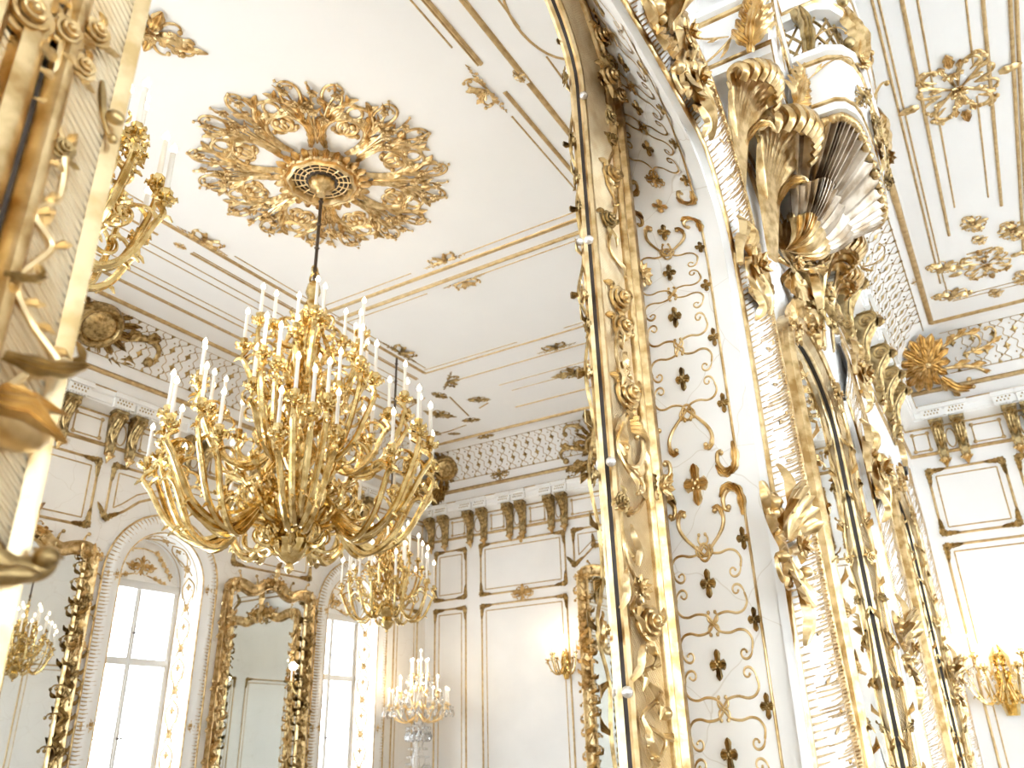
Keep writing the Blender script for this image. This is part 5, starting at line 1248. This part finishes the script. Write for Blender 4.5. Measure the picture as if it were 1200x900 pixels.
# shell corbel
apex = Vector((-.585,YC,2.40)); rim = [(x,y) for x, y in offp(-.03)][4:-4]; R_ = cr(rim,6)
def shell(apex, scale, rimz, ribs, depth, sag, i0=0., i1=1.):
    m = MB(); n = len(R_)-1; K = ribs*5; rings = []; C0 = apex
    for i in range(K+1):
        t = i0+(i1-i0)*i/K; x = t*n; j = min(n-1,int(x)); q = x-j
        px, py = R_[j][0]+(R_[j+1][0]-R_[j][0])*q, R_[j][1]+(R_[j+1][1]-R_[j][1])*q
        E = Vector((px,py,rimz)); w = .5-.5*cos(2*pi*ribs*i/K); row = []
        dirv = E-C0; side = Vector((0,1,0)); nrm = Vector((.4,(-1 if py < YC else 1)*.5,-1)).normalized()
        for k in range(9):
            u = k/8; p = C0+dirv*(scale*u*(1-.06*(1-w)*u)); p = p+nrm*(sag*sin(pi*u*.9)+depth*w*(.15+.85*u))
            row.append((p.x-XM,p.y-YC,p.z-2.75))
        rings.append(row)
    m.loft(rings); return m
obj('shell', shell(apex,1.0,2.74,24,.030,.03), 'silver', BAL)
ed = MB()
for i in range(49):
    j = i/48*(len(R_)-1); q = R_[int(j)]; ed.blob((q[0]-XM,q[1]-YC,-.03), (.028,.028,.022), 6, 4)
obj('shell_rim', ed, 'gold', BAL)
a2 = Vector((-.58,YC-.12,2.34)); obj('middle_shell', shell(a2,.62,2.70,16,.035,.07,.0,.75), 'silver', BAL)
a3 = Vector((-.575,YC-.2,2.30)); obj('small_shell', shell(a3,.38,2.62,12,.03,.07,.0,.8), 'gold', BAL)
bal_orn('spiral_eye', (lambda m: (scroll(m,(0,0),1.0,.55,22,.028,.012,k0=4), m)[1])(MB()), 'gold', -.50, YC-.30, -.36, .6, -1, -.3)
# acanthus brackets under the step
def curled_leaf(s):
    m = MB()
    for k in range(9):
        du = (k-4)/4; q = 1-.30*du*du
        pts = cr([(du*.05*s,-.95*s,.02*s),(du*.10*s,-.55*s,.06*s),(du*.16*s,-.15*s,.12*s),(du*.26*s,.16*s*q,.24*s),(du*.36*s,.36*s*q,.42*s*q),(du*.38*s,.36*s*q,.60*s*q),(du*.36*s,.20*s*q,.66*s*q),(du*.33*s,.10*s*q,.56*s*q)],5)
        n = len(pts); m.tube(pts, [s*(.028+.042*sin(pi*min(1,i/n*1.15)*.85)) for i in range(n)], 6, .6)
    for sg in (-1,1):
        m.leaf(cr([(sg*.08*s,-.4*s,.08*s),(sg*.24*s,-.1*s,.16*s),(sg*.42*s,.02*s,.26*s),(sg*.5*s,-.1*s,.30*s)],5), .07*s, .5, 4)
    return m
for y, z, s in ((YC-.96,-.16,.40),(YC-.55,-.20,.52),(YC+.55,-.20,.52),(YC+.96,-.16,.40)):
    bal_orn('acanthus_bracket', curled_leaf(s), 'gold', XM+.03, y, z, 1, -.25 if y < YC else .25, 0)
bal_orn('corbel_stem', cart_shell(.22), 'gold', XM+.05, YC-.1, -.50, 1, -.5, -.1)
bal_orn('corbel_drop', orn_cartouche(.30), 'aged', XM+.04, YC+.35, -.32, 1, -.3, 0)
# ================================================================== LIGHT
W = bpy.data.worlds.new('sky'); bpy.context.scene.world = W; W.use_nodes = True
bg = W.node_tree.nodes['Background']; bg.inputs['Color'].default_value = (.82,.915,1,1); bg.inputs['Strength'].default_value = 10.5
def lamp(name, P, e, col=(1,.84,.62), r=.12):
    l = bpy.data.lights.new(name, 'POINT'); l.energy = e; l.color = col; l.shadow_soft_size = r
    o = bpy.data.objects.new(name, l); COL.objects.link(o); o.location = P; return o
lamp('chandelier_light', (A.x,A.y,3.0), 10, r=.3); lamp('chandelier_light', (A.x+.5,A.y-.6,2.5), 8, r=.3); lamp('chandelier_light', (A.x-.5,A.y+.6,2.5), 8, r=.3)
lamp('chandelier_light', (B.x,B.y,2.3), 7, r=.2); lamp('chandelier_light', (NC.x,NC.y,NC.z+.6), 5, r=.2)
lamp('sconce_light', (us1,YE-.35,vs1+.25), 7, r=.08); lamp('sconce_light', (us2,YE-.35,vs2+.25), 5, r=.08); lamp('sconce_light', (us3,YE-.5,vs3+.35), 12, r=.12)
lamp('candelabrum_light', (Pc.x+.1,Pc.y-.25,Pc.z+.2), 12, r=.15)
# ================================================================== CAMERA AND SCALE
cam = bpy.data.cameras.new('camera'); co_ = bpy.data.objects.new('camera', cam); COL.objects.link(co_)
cam.sensor_width = 36; cam.lens = 36*FPX/1200; cam.clip_start = .02
co_.matrix_basis = Matrix(((RGT.x,UPV.x,-FWD.x,0),(RGT.y,UPV.y,-FWD.y,0),(RGT.z,UPV.z,-FWD.z,0),(0,0,0,1)))
cam.dof.use_dof = True; cam.dof.focus_distance = 3.2*SC; cam.dof.aperture_fstop = 3.0
G = Matrix.Translation((0,0,EYE*SC)) @ Matrix.Scale(SC,4)
for o in list(bpy.data.objects):
    if o.parent is None:
        m = G @ o.matrix_basis
        if o.type in ('CAMERA','LIGHT'):
            o.location = m.translation
            if o.type == 'LIGHT': o.data.energy *= SC*SC
            if o.type == 'CAMERA': o.matrix_basis = Matrix.Translation(m.translation) @ co_.matrix_basis.to_3x3().to_4x4()
        else: o.matrix_basis = m
sc = bpy.context.scene; sc.camera = co_
sc.view_settings.view_transform = 'Standard'; sc.view_settings.look = 'None'; sc.view_settings.gamma = 1; sc.view_settings.use_curve_mapping = False
sc.view_settings.exposure = .20
sc.cycles.max_bounces = 10; sc.cycles.diffuse_bounces = 5; sc.cycles.glossy_bounces = 5; sc.cycles.transparent_max_bounces = 12
